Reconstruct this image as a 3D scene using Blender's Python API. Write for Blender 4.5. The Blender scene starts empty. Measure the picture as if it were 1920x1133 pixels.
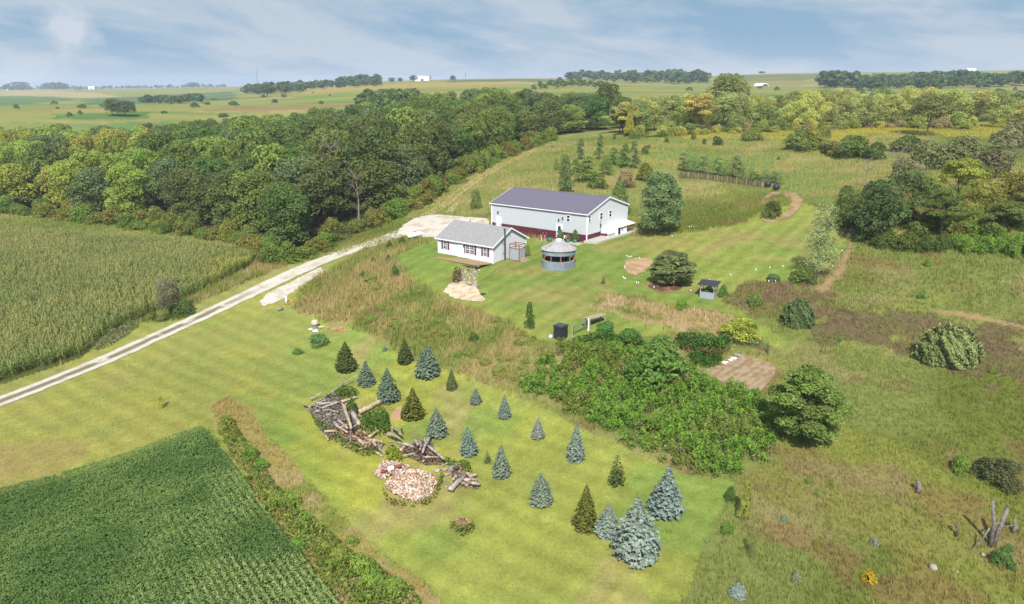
import bpy, math, random
import numpy as np
R = math.radians
rng = np.random.default_rng(7)
random.seed(7)
sc = bpy.context.scene
COL = sc.collection

# ------------------------------------------------------------------ camera
FPX, CX, CY, CAMZ = 1400.0, 960.0, 566.5, 30.0
PITCH = math.atan(406 / FPX)
SP, CP = math.sin(PITCH), math.cos(PITCH)
cam = bpy.data.cameras.new('camera'); cam_o = bpy.data.objects.new('camera', cam); COL.objects.link(cam_o)
cam.sensor_width = 36; cam.lens = 36 * FPX / 1920; cam.clip_start = .5; cam.clip_end = 40000
cam_o.location = (0, 0, CAMZ); cam_o.rotation_euler = (R(90) - PITCH, 0, 0)
sc.camera = cam_o

def rays(px, py):
    s = (CY - np.asarray(py, float)) / FPX; r = (np.asarray(px, float) - CX) / FPX
    return np.stack([r + 0 * s, CP + s * SP, -SP + s * CP], -1)

def project(x, y, z):
    d = y * CP - (z - CAMZ) * SP; up = y * SP + (z - CAMZ) * CP
    return CX + FPX * x / d, CY - FPX * up / d, d

# ------------------------------------------------------------------ terrain
# control points (photo x, photo y, height) and (photo x, photo y, None, distance)
CTRL = [
 (0,1133,-1.2),(640,1133,-.6),(1280,1133,0),(1920,1133,.3),(-300,1400,-1.2),(700,1400,-.6),(1500,1400,0),(2300,1400,.4),
 (0,930,-1.5),(400,800,-.5),(640,900,-.2),(1100,950,0),(1450,900,1),(1900,900,2),(-200,800,-1.8),
 (0,750,-1.5),(300,630,-.5),(540,562,1.4),(420,575,.6),(620,480,3.4),(700,452,5.2),
 (700,700,0),(900,760,.2),(640,640,.4),(1000,850,.1),(1250,890,.4),
 (600,600,1.0),(700,640,.9),(800,685,.7),(900,722,.7),(1000,748,.9),
 (690,480,4.6),(760,520,4.5),(830,553,4.3),(900,585,4.1),(960,620,3.8),(1020,650,3.3),
 (820,478,6.0),(925,496,5.95),(988,470,6.2),(1047,505,6.1),(960,550,5.1),(1100,560,5.3),(885,452,6.4),
 (1050,640,3.5),(1350,690,3.3),(1440,690,3.6),(1200,630,4.2),(1200,780,1.3),(1350,800,1.5),(1480,760,2.8),
 (1500,600,5.2),(1700,650,4.6),(1900,650,5.5),(1700,780,3),(1900,780,3.4),
 (1550,490,8),(1700,470,9),(1900,480,10),(2200,500,10),
 (1200,500,6.5),(1328,560,5.6),(1400,450,8.5),(1480,380,11.2),(1330,500,6.8),
 (921,428,7.4),(1100,454,7.4),(1170,437,7.4),(1000,418,7.6),(1230,443,7.8),
 (1000,335,10.5),(1100,300,12.5),(1040,265,13.5),(1300,345,11.0),(1300,325,12),(1230,290,14),(1250,262,15.5),
 (1350,285,13.6),(1350,262,15.8),(1400,240,17.2),(1600,240,18),(1900,240,18),(1550,300,13.2),(1550,275,15.6),(1900,300,16),(1600,335,12.5),(1750,330,14),
 (780,425,6.9),(850,392,7.9),(940,310,11),(800,398,7.4),
 (200,520,-.2),(450,450,1.5),(20,410,.5),(500,495,2.3),(250,420,.8),(-150,420,0),(-200,560,-1.5),
 (-100,None,0,230),(100,None,0,270),(300,None,0,290),(500,None,4,280),(700,None,8,290),(850,None,12,300),(1000,None,14,300),
 (100,None,0,330),(400,None,3,380),(640,None,8,420),(800,None,12,430),(950,None,16,420),(1130,None,16,300),
 (0,222,None,420),(250,222,None,430),(560,205,None,480),(0,205,None,560),(300,200,None,620),(600,190,None,640),
 (0,190,None,900),(300,188,None,1000),(560,178,None,900),(750,170,None,700),(900,170,None,650),
 (0,180,None,1500),(300,176,None,1500),(560,168,None,1500),(750,157,None,1200),(850,154,None,1100),(1000,153,None,1100),(1100,160,None,800),
 (0,170,None,3000),(300,167,None,3000),(560,162,None,3000),(720,153.5,None,1600),(850,149.5,None,1400),(1000,147,None,1400),
 (1300,180,None,500),(1500,178,None,500),(1800,182,None,480),(1300,165,None,700),(1500,170,None,700),(1850,168,None,650),
 (1200,158,None,1100),(1400,156,None,1100),(1600,160,None,1000),(1850,148,None,900),
 (1200,149,None,1700),(1400,138.5,None,1700),(1550,137,None,1700),(1700,136,None,1700),(1920,130,None,1400),(2200,130,None,1400),
 (-300,180,None,1500),(-300,170,None,3000),(-300,222,None,450),
 (0,None,18,8000),(500,None,18,8000),(1000,None,18,8000),(1500,None,18,8000),(1920,None,18,8000),(2300,None,18,8000),(-300,None,18,8000),
 (1000,None,18,3500),(1500,None,24,3800),(1900,None,24,3800),
]
def _ctrl():
    P = []
    for c in CTRL:
        px, py, z = c[:3]
        if len(c) == 4:
            Y = c[3]
            if z is None:
                d = rays(px, py); z = CAMZ + d[2] / d[1] * Y
            u = (px - CX) / FPX / (CP + (z - CAMZ) / Y * -SP)
            P.append((u, math.log(Y), z))
        else:
            d = rays(px, py); t = (z - CAMZ) / d[2]
            P.append((d[0] / d[1], math.log(d[1] * t), z))
    return np.array(P)
_C = _ctrl()
def _k(r2): return r2 * np.log(r2 + 1e-12) * .5
_n = len(_C)
_A = np.zeros((_n + 3, _n + 3))
_d = ((_C[:, None, :2] - _C[None, :, :2]) ** 2).sum(-1)
_A[:_n, :_n] = _k(_d) + np.eye(_n) * 2e-4
_A[:_n, _n] = _A[_n, :_n] = 1; _A[:_n, _n + 1:] = _C[:, :2]; _A[_n + 1:, :_n] = _C[:, :2].T
_W = np.linalg.solve(_A, np.r_[_C[:, 2], 0, 0, 0])
def terr_uv(u, v):
    out = np.full(u.shape, _W[_n]) + _W[_n + 1] * u + _W[_n + 2] * v
    for i in range(_n):
        out += _W[i] * _k((u - _C[i, 0]) ** 2 + (v - _C[i, 1]) ** 2)
    return out
DENTS = []   # (x, y, depth, radius): hollows dug into the slope
def terr(x, y):
    x = np.asarray(x, float); y = np.maximum(np.asarray(y, float), 8.0)
    sh = np.broadcast(x, y).shape
    x = np.broadcast_to(x, sh).ravel(); y = np.broadcast_to(y, sh).ravel()
    u = np.clip(x / y, -1.6, 1.6); v = np.log(y)
    z = terr_uv(u, v)
    for dx, dy, dd, dr in DENTS: z = z - dd * np.exp(-((x - dx) ** 2 + (y - dy) ** 2) / (2 * dr * dr))
    return z.reshape(sh)
def W(px, py, ymax=4000):
    """first point of the terrain seen at photo pixel(s) px, py"""
    px = np.atleast_1d(np.asarray(px, float)); py = np.atleast_1d(np.asarray(py, float))
    d = rays(px, py)
    ys = np.exp(np.linspace(math.log(12), math.log(ymax), 420))
    t = ys[None, :] / d[:, 1:2]
    g = CAMZ + d[:, 2:3] * t - terr(d[:, 0:1] * t, ys[None, :] + 0 * t)
    hit = g < 0
    k = np.where(hit.any(1), hit.argmax(1), len(ys) - 1); k = np.maximum(k, 1)
    a = ys[k - 1]; b = ys[k]
    for _ in range(24):
        m = (a + b) / 2; tm = m / d[:, 1]
        gm = CAMZ + d[:, 2] * tm - terr(d[:, 0] * tm, m)
        a = np.where(gm > 0, m, a); b = np.where(gm > 0, b, m)
    x = d[:, 0] * b / d[:, 1]
    return np.stack([x, b, terr(x, b)], -1)
def w1(px, py): return W(px, py)[0]
DENTS.append((*w1(881, 509)[:2], 1.5, 1.9)); DENTS.append((*w1(876, 525)[:2], .7, 2.0))
def at_dist(px, Y):
    x = (px - CX) / FPX * Y / (CP)      # close to the horizon line
    return np.array([x, Y, float(terr(x, Y))])
def mpp(p):
    """metres per photo pixel at world point p, and cosine of the look-down angle"""
    d = p[1] * CP - (p[2] - CAMZ) * SP
    th = math.atan2(CAMZ - p[2], math.hypot(p[0], p[1]))
    return d / FPX, math.cos(th)

# ------------------------------------------------------------------ noise, polygons, colour
def _h(i, j, s): 
    v = np.sin(i * 127.1 + j * 311.7 + s * 74.7) * 43758.5453
    return v - np.floor(v)
def vnoise(x, y, s=0):
    xi = np.floor(x); yi = np.floor(y); fx = x - xi; fy = y - yi
    fx = fx * fx * (3 - 2 * fx); fy = fy * fy * (3 - 2 * fy)
    return (_h(xi, yi, s) * (1 - fx) + _h(xi + 1, yi, s) * fx) * (1 - fy) + (_h(xi, yi + 1, s) * (1 - fx) + _h(xi + 1, yi + 1, s) * fx) * fy
def fbm(x, y, s=0, o=4):
    t = 0; a = .5; n = 0
    for k in range(o):
        c, q = math.cos(.7 + 1.1 * k), math.sin(.7 + 1.1 * k)
        t = t + a * vnoise((x * c - y * q) * 2 ** k + 17.3 * k, (x * q + y * c) * 2 ** k - 9.1 * k, s + k); n += a; a *= .55
    return t / n
def sm(x, a, b):
    t = np.clip((x - a) / (b - a), 0, 1); return t * t * (3 - 2 * t)
def wpoly(pts):
    p = np.array([q[:2] for q in pts], float)
    return W(p[:, 0], p[:, 1])[:, :2]
def inside(x, y, poly):
    x, y = np.asarray(x), np.asarray(y); c = np.zeros(x.shape, bool)
    n = len(poly)
    for i in range(n):
        x1, y1 = poly[i]; x2, y2 = poly[(i + 1) % n]
        if y1 == y2: continue
        k = ((y1 > y) != (y2 > y)) & (x < (x2 - x1) * (y - y1) / (y2 - y1) + x1)
        c ^= k
    return c
def lin(r, g, b):
    a = np.array([r, g, b], float) / 255
    return np.where(a <= .04045, a / 12.92, ((a + .055) / 1.055) ** 2.4)
ALB = .5
def A(r, g, b): return lin(r, g, b) * ALB
def mixc(c, d, t): return c + (d - c) * np.asarray(t)[..., None]

# ------------------------------------------------------------------ mesh helpers
def mesh_np(name, V, F, mat=None, col=None, parent=None, smooth=False, mats=None, mi=None):
    V = np.asarray(V, np.float32); F = np.asarray(F, np.int32)
    me = bpy.data.meshes.new(name)
    n, k = F.shape
    me.vertices.add(len(V)); me.vertices.foreach_set('co', V.ravel())
    me.loops.add(n * k); me.loops.foreach_set('vertex_index', F.ravel())
    me.polygons.add(n); me.polygons.foreach_set('loop_start', np.arange(0, n * k, k, dtype=np.int32))
    me.polygons.foreach_set('loop_total', np.full(n, k, np.int32))
    if smooth: me.polygons.foreach_set('use_smooth', np.ones(n, bool))
    me.update(calc_edges=True)
    if col is not None:
        a = me.attributes.new('Col', 'FLOAT_COLOR', 'POINT')
        a.data.foreach_set('color', np.c_[np.asarray(col, np.float32), np.ones(len(V), np.float32)].ravel())
    for m in (mats or [mat]): me.materials.append(m)
    if mi is not None: me.polygons.foreach_set('material_index', np.asarray(mi, np.int32))
    o = bpy.data.objects.new(name, me); COL.objects.link(o)
    if parent: o.parent = parent
    return o
def tag(o, label=None, cat=None, group=None, kind=None):
    if label: o['label'] = label
    if cat: o['category'] = cat
    if group: o['group'] = group
    if kind: o['kind'] = kind
    return o
def thing(name, label, cat, loc=(0, 0, 0), rotz=0, group=None, scale=None):
    o = bpy.data.objects.new(name, None); COL.objects.link(o); o.empty_display_size = .3
    o.location = loc; o.rotation_euler = (0, 0, rotz)
    if scale is not None: o.scale = scale if hasattr(scale, '__len__') else (scale,) * 3
    return tag(o, label, cat, group)
def child(name, mesh, parent, color=None):
    o = bpy.data.objects.new(name, mesh); COL.objects.link(o); o.parent = parent
    if color is not None: o.color = (*color, 1)
    return o
class MB:
    """collects boxes, tubes and prisms into one mesh"""
    def __init__(s): s.v = []; s.f = []
    def add(s, V, F):
        b = len(s.v); s.v += [tuple(map(float, p)) for p in V]; s.f += [tuple(i + b for i in q) for q in F]; return s
    def box(s, x0, y0, z0, x1, y1, z1):
        V = [(x0,y0,z0),(x1,y0,z0),(x1,y1,z0),(x0,y1,z0),(x0,y0,z1),(x1,y0,z1),(x1,y1,z1),(x0,y1,z1)]
        return s.add(V, [(3,2,1,0),(4,5,6,7),(0,1,5,4),(1,2,6,5),(2,3,7,6),(3,0,4,7)])
    def prism(s, pts, h):
        """polygon pts (3-D, in one plane) pushed along vector h"""
        n = len(pts); P = [np.array(p, float) for p in pts]; h = np.array(h, float)
        V = P + [p + h for p in P]
        return s.add(V, [tuple(range(n))[::-1], tuple(range(n, 2 * n))] + [(i, (i + 1) % n, n + (i + 1) % n, n + i) for i in range(n)])
    def tube(s, path, rad, n=8, cap=True):
        path = [np.array(p, float) for p in path]
        rad = rad if hasattr(rad, '__len__') else [rad] * len(path)
        V = []; F = []
        for i, p in enumerate(path):
            d = path[min(i + 1, len(path) - 1)] - path[max(i - 1, 0)]; d = d / (np.linalg.norm(d) + 1e-9)
            a = np.cross(d, (0, 0, 1) if abs(d[2]) < .9 else (1, 0, 0)); a /= np.linalg.norm(a); b = np.cross(d, a)
            V += [p + rad[i] * (math.cos(2 * math.pi * k / n) * a + math.sin(2 * math.pi * k / n) * b) for k in range(n)]
        for i in range(len(path) - 1):
            F += [(i * n + k, i * n + (k + 1) % n, (i + 1) * n + (k + 1) % n, (i + 1) * n + k) for k in range(n)]
        if cap: F += [tuple(range(n)), tuple(range((len(path) - 1) * n, len(path) * n))[::-1]]
        return s.add(V, F)
    def beam(s, p, q, w): return s.tube([p, q], w * .7071, 4)
    def lathe(s, prof, n=32, c=(0, 0, 0)):
        V = []; F = []
        for r, z in prof: V += [(c[0] + r * math.cos(2 * math.pi * k / n), c[1] + r * math.sin(2 * math.pi * k / n), c[2] + z) for k in range(n)]
        for i in range(len(prof) - 1): F += [(i * n + k, i * n + (k + 1) % n, (i + 1) * n + (k + 1) % n, (i + 1) * n + k) for k in range(n)]
        return s.add(V, F)
    def mesh(s, name, mat, smooth=False):
        me = bpy.data.meshes.new(name); me.from_pydata(s.v, [], s.f); me.materials.append(mat)
        import bmesh
        bm = bmesh.new(); bm.from_mesh(me); bmesh.ops.recalc_face_normals(bm, faces=bm.faces[:]); bm.to_mesh(me); bm.free()
        if smooth: me.polygons.foreach_set('use_smooth', [True] * len(me.polygons))
        return me
    def build(s, name, mat, parent=None, smooth=False):
        o = bpy.data.objects.new(name, s.mesh(name, mat, smooth)); COL.objects.link(o)
        if parent: o.parent = parent
        return o

# ------------------------------------------------------------------ materials
def newmat(name):
    m = bpy.data.materials.new(name); m.use_nodes = True
    nt = m.node_tree; nt.nodes.clear()
    return m, nt, nt.nodes.new('ShaderNodeOutputMaterial')
def N(nt, t, **k):
    n = nt.nodes.new(t)
    for a, b in k.items():
        if a.startswith('i_'): n.inputs[a[2:].replace('_', ' ')].default_value = b
        else: setattr(n, a, b)
    return n
def mix(nt, a, b, f, mode='MIX'):
    n = nt.nodes.new('ShaderNodeMix'); n.data_type = 'RGBA'; n.blend_type = mode
    for s, v in ((n.inputs[0], f), (n.inputs[6], a), (n.inputs[7], b)):
        if isinstance(v, bpy.types.NodeSocket): nt.links.new(v, s)
        elif hasattr(v, '__len__'): s.default_value = (*v[:3], 1)
        else: s.default_value = v
    return n.outputs[2]
def ramp(nt, src, a, b, va=0., vb=1.):
    n = N(nt, 'ShaderNodeMapRange'); nt.links.new(src, n.inputs[0])
    n.inputs[1].default_value = a; n.inputs[2].default_value = b; n.inputs[3].default_value = va; n.inputs[4].default_value = vb
    return n.outputs[0]
def noise(nt, scale, detail=4, rough=.6, vec=None, dist=0):
    n = N(nt, 'ShaderNodeTexNoise'); n.inputs['Scale'].default_value = scale; n.inputs['Detail'].default_value = detail
    n.inputs['Roughness'].default_value = rough; n.inputs['Distortion'].default_value = dist
    if vec is not None: nt.links.new(vec, n.inputs['Vector'])
    return n.outputs['Fac']
def scalec(nt, c, f):
    """colour times a value socket"""
    n = N(nt, 'ShaderNodeVectorMath', operation='SCALE'); nt.links.new(c, n.inputs[0]); nt.links.new(f, n.inputs['Scale']); return n.outputs[0]
def attr_mat(name, scales=((6, .35), (.7, .25)), bump=0, rough=1, spec=0):
    """ground-like surface: colour attribute times world-space noise"""
    m, nt, out = newmat(name)
    at = N(nt, 'ShaderNodeAttribute', attribute_name='Col'); geo = N(nt, 'ShaderNodeNewGeometry')
    c = at.outputs['Color']; h = None
    for s, amp in scales:
        f = noise(nt, s, 5, .65, geo.outputs['Position']); h = f if h is None else h
        c = scalec(nt, c, ramp(nt, f, .25, .75, 1 - amp, 1 + amp))
    b = N(nt, 'ShaderNodeBsdfPrincipled'); nt.links.new(c, b.inputs['Base Color']); b.inputs['Roughness'].default_value = rough
    b.inputs['Specular IOR Level'].default_value = spec
    if bump:
        bp = N(nt, 'ShaderNodeBump'); bp.inputs['Strength'].default_value = bump; bp.inputs['Distance'].default_value = .1
        nt.links.new(h, bp.inputs['Height']); nt.links.new(bp.outputs[0], b.inputs['Normal'])
    nt.links.new(b.outputs[0], out.inputs[0])
    return m
def leaf_mat(name, trans=.25):
    """foliage: colour attribute times the object's own tint; part of the light passes through"""
    m, nt, out = newmat(name)
    at = N(nt, 'ShaderNodeAttribute', attribute_name='Col'); oi = N(nt, 'ShaderNodeObjectInfo')
    c = mix(nt, at.outputs['Color'], oi.outputs['Color'], 1.0, 'MULTIPLY')
    d = N(nt, 'ShaderNodeBsdfDiffuse'); t = N(nt, 'ShaderNodeBsdfTranslucent'); mx = N(nt, 'ShaderNodeMixShader')
    nt.links.new(c, d.inputs[0]); nt.links.new(c, t.inputs[0]); mx.inputs[0].default_value = trans
    nt.links.new(d.outputs[0], mx.inputs[1]); nt.links.new(t.outputs[0], mx.inputs[2]); nt.links.new(mx.outputs[0], out.inputs[0])
    return m
def flat_mat(name, c, rough=.6, n=(), spec=.3, metal=0, var=0., vs=3., stripe=None, c2=None, c2r=(.42, .62)):
    """plain coloured surface with blotches (var), second colour through a noise (c2) and optional ribs"""
    m, nt, out = newmat(name); tc = N(nt, 'ShaderNodeTexCoord')
    base = N(nt, 'ShaderNodeRGB'); base.outputs[0].default_value = (*c, 1); col = base.outputs[0]
    b = N(nt, 'ShaderNodeBsdfPrincipled')
    if c2 is not None:
        col = mix(nt, col, c2, ramp(nt, noise(nt, vs, 5, .7, tc.outputs['Object']), *c2r))
    if var:
        col = scalec(nt, col, ramp(nt, noise(nt, vs * 2.3, 5, .65, tc.outputs['Object']), .25, .75, 1 - var, 1 + var))
    b.inputs['Roughness'].default_value = rough; b.inputs['Specular IOR Level'].default_value = spec; b.inputs['Metallic'].default_value = metal
    if stripe:
        w = N(nt, 'ShaderNodeTexWave', wave_type='BANDS', bands_direction=stripe[0]); w.inputs['Scale'].default_value = stripe[1]
        nt.links.new(tc.outputs['Object'], w.inputs['Vector'])
        bp = N(nt, 'ShaderNodeBump'); bp.inputs['Strength'].default_value = stripe[2]; bp.inputs['Distance'].default_value = .03
        nt.links.new(w.outputs['Fac'], bp.inputs['Height']); nt.links.new(bp.outputs[0], b.inputs['Normal'])
        if len(stripe) > 3: col = scalec(nt, col, ramp(nt, w.outputs['Fac'], 0, .35, stripe[3], 1))
    nt.links.new(col, b.inputs['Base Color']); nt.links.new(b.outputs[0], out.inputs[0])
    return m
M_GROUND = attr_mat('ground_cover', ((22, .26), (5, .24), (.9, .16)), .5)
M_GRAVEL = attr_mat('gravel', ((16, .26), (3, .14)), .4)
M_BLADE = leaf_mat('grass_blades', .35)
M_LEAF = leaf_mat('leaves', .45)
M_NEEDLE = leaf_mat('needles', .12)
M_BARK = flat_mat('bark', A(120, 105, 88), .9, var=.35, vs=4)
M_PALEBARK = flat_mat('pale_bark', A(164, 150, 138), .9, var=.3, vs=4)
# ------------------------------------------------------------------ regions of the ground (outlines given where the photo shows them)
P_LAWN = wpoly([(-300,838),(0,722),(150,668),(240,612),(330,588),(480,522),(560,490),(690,460),(560,545),(552,585),(600,600),(680,622),(760,672),(830,692),(900,717),(980,747),(1090,802),(1200,852),(1300,895),(1378,905),(1350,960),(1315,1060),(1262,1150),(1245,1300),(-600,1300)])
P_DITCH = wpoly([(395,762),(430,745),(470,775),(560,880),(660,988),(740,1055),(790,1085),(845,1150),(880,1260),(700,1250),(640,1140),(560,1040),(480,930),(420,830)])
P_SOY = wpoly([(-500,1050),(0,930),(100,905),(230,865),(380,808),(400,828),(440,880),(500,968),(570,1058),(640,1142),(720,1262),(-800,1300)])
P_HOUSE = wpoly([(738,482),(820,448),(900,440),(985,445),(1040,455),(1180,436),(1200,447),(1290,436),(1400,418),(1420,400),(1500,378),(1565,400),(1590,440),(1560,505),(1480,522),(1400,530),(1345,565),(1420,600),(1500,650),(1480,668),(1430,640),(1400,602),(1310,578),(1200,556),(1125,548),(1105,578),(1200,602),(1290,622),(1180,632),(1130,625),(1080,650),(1010,640),(940,600),(880,577),(800,543),(760,512)])
P_HILLGREEN = wpoly([(1290,330),(1250,300),(1300,285),(1400,290),(1560,312),(1600,340),(1560,390),(1500,375),(1450,345)])
P_HILLGREEN2 = wpoly([(1140,290),(1230,255),(1290,275),(1270,320),(1160,315)])
P_BROWN = wpoly([(1520,590),(1640,580),(1760,600),(1920,625),(1990,650),(1990,700),(1880,700),(1800,690),(1720,660),(1600,650),(1530,640)])
P_BROWN2 = wpoly([(1420,860),(1500,840),(1620,835),(1720,870),(1800,930),(1850,1000),(1760,990),(1640,960),(1500,920),(1400,920)])
P_BROWN3 = wpoly([(1395,532),(1480,524),(1560,545),(1600,572),(1540,602),(1480,612),(1440,592),(1370,562)])
P_RIDGE = wpoly([(1230,252),(1400,232),(1700,228),(1990,232),(1990,262),(1700,250),(1560,272),(1420,256),(1290,262)])
P_CORN = wpoly([(-260,430),(-60,416),(60,428),(200,442),(330,448),(440,462),(488,474),(470,500),(420,528),(385,542),(330,575),(250,610),(200,632),(150,672),(0,722),(-260,815)])
P_BANK2 = wpoly([(1092,562),(1130,553),(1190,560),(1270,582),(1340,588),(1400,604),(1420,618),(1380,640),(1290,622),(1200,604),(1120,590)])
P_WOODG = np.r_[wpoly([(-40,391),(60,396),(200,411),(330,428),(430,445),(505,478),(560,474),(590,455),(650,435),(715,410),(768,387),(828,347),(898,309),(958,282),(1030,256),(1100,247),(1150,243)]), np.array([[36,265],[26,300],[0,345],[-46,380],[-90,385],[-115,355],[-150,335],[-150,310],[-175,300],[-215,290.]])]
P_VERGE = wpoly([(0,722),(150,668),(240,612),(330,588),(400,556),(480,510),(480,498),(380,545),(240,600),(140,655),(0,712)])
P_PATCH = wpoly([(0,840),(90,820),(170,840),(150,870),(60,905),(0,910)])
P_TRAIL = [wpoly(p) for p in (
  [(1310,468),(1400,438),(1402,443),(1312,475)],
  [(1530,545),(1575,500),(1590,455),(1596,455),(1585,505),(1545,552)],
  [(1745,578),(1830,590),(1930,612),(1930,618),(1820,598),(1745,585)])]
GREEN, YEL, TAN = A(120,148,52), A(178,176,58), A(176,152,92)
LAWNS = [A(150,160,62), A(182,180,66), A(122,152,54), A(172,156,88)]
# far farmland: strips of crops along the hillsides
P_FAR = [
 (wpoly([(-100,172),(60,170),(170,174),(235,182),(150,184),(60,180),(-100,178)]), A(196,178,128)),
 (wpoly([(-100,180),(70,181),(150,185),(60,196),(-100,198)]), A(98,136,84)),
 (wpoly([(150,186),(250,182),(440,170),(440,188),(300,193),(160,197)]), A(92,128,88)),
 (wpoly([(100,214),(280,210),(280,224),(90,224)]), A(92,134,72)),
 (wpoly([(-100,232),(200,232),(330,228),(330,244),(-100,248)]), A(112,148,82)),
 (wpoly([(380,206),(520,200),(640,196),(700,192),(700,198),(520,208),(380,212)]), A(160,136,92)),
 (wpoly([(130,226),(300,226),(300,230),(130,231)]), A(172,150,96)),
 (wpoly([(560,166),(700,160),(800,156),(920,154),(1000,153),(1000,158),(850,163),(700,168),(560,178)]), A(188,166,92)),
 (wpoly([(840,151),(1000,149),(1040,150),(1040,154),(840,155)]), A(104,120,82)),
 (wpoly([(560,180),(700,172),(700,178),(560,186)]), A(132,158,76)),
 (wpoly([(1300,176),(1500,178),(1700,184),(1700,189),(1300,182)]), A(88,140,66)),
 (wpoly([(1360,142),(1500,139),(1560,141),(1500,152),(1400,151)]), A(120,126,80)),
 (wpoly([(1400,152),(1510,153),(1500,162),(1400,161)]), A(160,148,86)),
 (wpoly([(1700,138),(1840,134),(1840,141),(1700,143)]), A(92,120,76)),
 (wpoly([(1840,152),(1990,146),(1990,158),(1840,160)]), A(176,156,104)),
]
def wild(x, y):
    """0..1: how much uncut grass grows here"""
    w = np.ones(np.shape(x))
    jx = x + (fbm(x / 1.6, y / 1.6, 41, 3) - .5) * 2.4; jy = y + (fbm(x / 1.6, y / 1.6, 43, 3) - .5) * 2.4
    for p in (P_LAWN, P_HOUSE): w = np.where(inside(jx, jy, p), 0, w)
    for p in (P_SOY, P_CORN): w = np.where(inside(x, y, p), 0, w)
    w = np.where(inside(x, y, P_DITCH), 1, w)
    for p in P_TRAIL + NOGRASS: w = np.where(inside(x, y, p), 0, w)
    return w
NOGRASS = []
def groundcol(x, y):
    x = np.asarray(x, float); y = np.asarray(y, float)
    jx = x + (fbm(x / 2.2, y / 2.2, 3, 3) - .5) * .016 * y; jy = y + (fbm(x / 2.2, y / 2.2, 8, 3) - .5) * .03 * y
    n1 = fbm(x / 26, y / 26, 1); n2 = fbm(x / 7, y / 7, 2); n3 = fbm(x / 2.4, y / 2.4, 5, 3)
    c = mixc(mixc(np.broadcast_to(A(142,150,80), x.shape + (3,)), A(166,156,102), sm(n2, .50, .74)), A(116,126,54), sm(n1, .5, .66) * .8)
    c = mixc(c, A(162,164,80), sm(fbm(x / 11 + 40, y / 11, 12), .55, .7) * .5)
    c = mixc(c, A(150,120,82), sm(fbm(x / 5 + 9, y / 5, 14), .58, .72) * .55)
    # slopes near the house are straw-coloured
    slope = sm(y, 60, 75) * (1 - sm(y, 118, 128)) * sm(-x, -14, -4)
    c = mixc(c, mixc(mixc(np.broadcast_to(A(184,162,108), x.shape + (3,)), A(142,150,76), sm(n2, .38, .56)), A(198,174,122), sm(n3, .50, .74) * .55), slope * .72)
    c = np.where(inside(jx + (n3 - .5) * 3, jy + (n3 - .5) * 4, P_BANK2)[..., None], mixc(mixc(np.broadcast_to(A(186,162,112), x.shape + (3,)), A(140,144,76), sm(n3, .5, .7)), A(196,170,130), sm(fbm(x / 1.4, y / 1.4, 25, 3), .52, .7)), c)
    for p, (a, b) in ((P_BROWN, (A(132,116,84), A(130,124,78))), (P_BROWN3, (A(140,120,88), A(132,130,72))), (P_BROWN2, (A(156,142,92), A(148,146,76)))):
        c = np.where(inside(jx + (n2 - .5) * 16 + (n3 - .5) * 5, jy + (n1 - .5) * 20 + (n3 - .5) * 6, p)[..., None], mixc(np.broadcast_to(a, x.shape + (3,)), b, sm(n3, .3, .7)), c)
    hill = sm(y, 118, 150) * (1 - sm(y, 260, 330))
    c = mixc(c, mixc(mixc(np.broadcast_to(A(156,158,88), x.shape + (3,)), A(178,166,106), sm(n2, .45, .65)), A(136,148,74), sm(n1, .45, .62)), hill * .8)
    for p in (P_HILLGREEN, P_HILLGREEN2):
        c = np.where(inside(jx, jy, p)[..., None], mixc(np.broadcast_to(A(146,158,86), x.shape + (3,)), A(168,160,92), sm(n2, .45, .7)), c)
    c = np.where(inside(jx, jy, P_RIDGE)[..., None], mixc(np.broadcast_to(A(180,170,78), x.shape + (3,)), A(162,160,76), sm(n2, .4, .7)), c)
    # lawns
    for p, k in ((P_LAWN, 0), (P_HOUSE, 1)):
        m = inside(jx, jy, p)
        s = x * .62 + y * .78 if k == 0 else x * .8 - y * .6
        st = .5 + .5 * np.sin(s * 2.6 + 2.5 * fbm(x / 9, y / 9, 4))
        if k == 0:
            L = mixc(mixc(np.broadcast_to(A(164,170,82), x.shape + (3,)), A(180,180,80), sm(n1, .44, .6)), A(142,164,78), sm(fbm(x / 12 + 27, y / 12, 21), .50, .64) * .85)
            L = mixc(L, A(178,164,104), sm(fbm(x / 6 + 3, y / 13, 31), .58, .74) * .7)
            q1, q2 = x * .80 - y * .60, x * .60 + y * .80
            L = L * (.86 + .28 * fbm(q1 / .9, q2 / 14, 61, 3))[..., None] * (.9 + .2 * fbm(x / .7, y / .7, 63, 2))[..., None]
            L = mixc(L, A(132,162,70), (1 - sm(np.abs((x + 16) * .84 - (y - 45) * .0 + (y - 45) * .42), 2, 7)) * sm(n3, .25, .6) * .7)
            lf = sm(-x, 12, 34); L = mixc(L, A(164,160,90), lf * .6)
        else:
            L = mixc(mixc(np.broadcast_to(A(134,154,74), x.shape + (3,)), A(156,164,80), sm(n1, .42, .62)), A(170,158,94), sm(n2, .54, .74) * .7)
            L = L * (.86 + .28 * fbm((x * .8 - y * .6) / 9, (x * .6 + y * .8) / .8, 65, 3))[..., None] * (.9 + .2 * fbm(x / .8, y / .8, 67, 2))[..., None]
        L = L * 1.06 * (1 + (st - .5) * .16)[..., None] * (.92 + .16 * n3)[..., None]
        c = np.where(m[..., None], L, c)
    m = inside(jx + (n3 - .5) * 2, jy + (n2 - .5) * 3, P_PATCH); c = np.where(m[..., None], mixc(c, A(176,150,100), .6 * sm(n3, .2, .6)), c)
    m = inside(jx, jy, P_DITCH)
    c = np.where(m[..., None], mixc(mixc(np.broadcast_to(A(178,162,96), x.shape + (3,)), A(146,154,74), sm(n2, .45, .62)), A(196,170,124), sm(n3, .55, .75) * .8), c)
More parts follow.
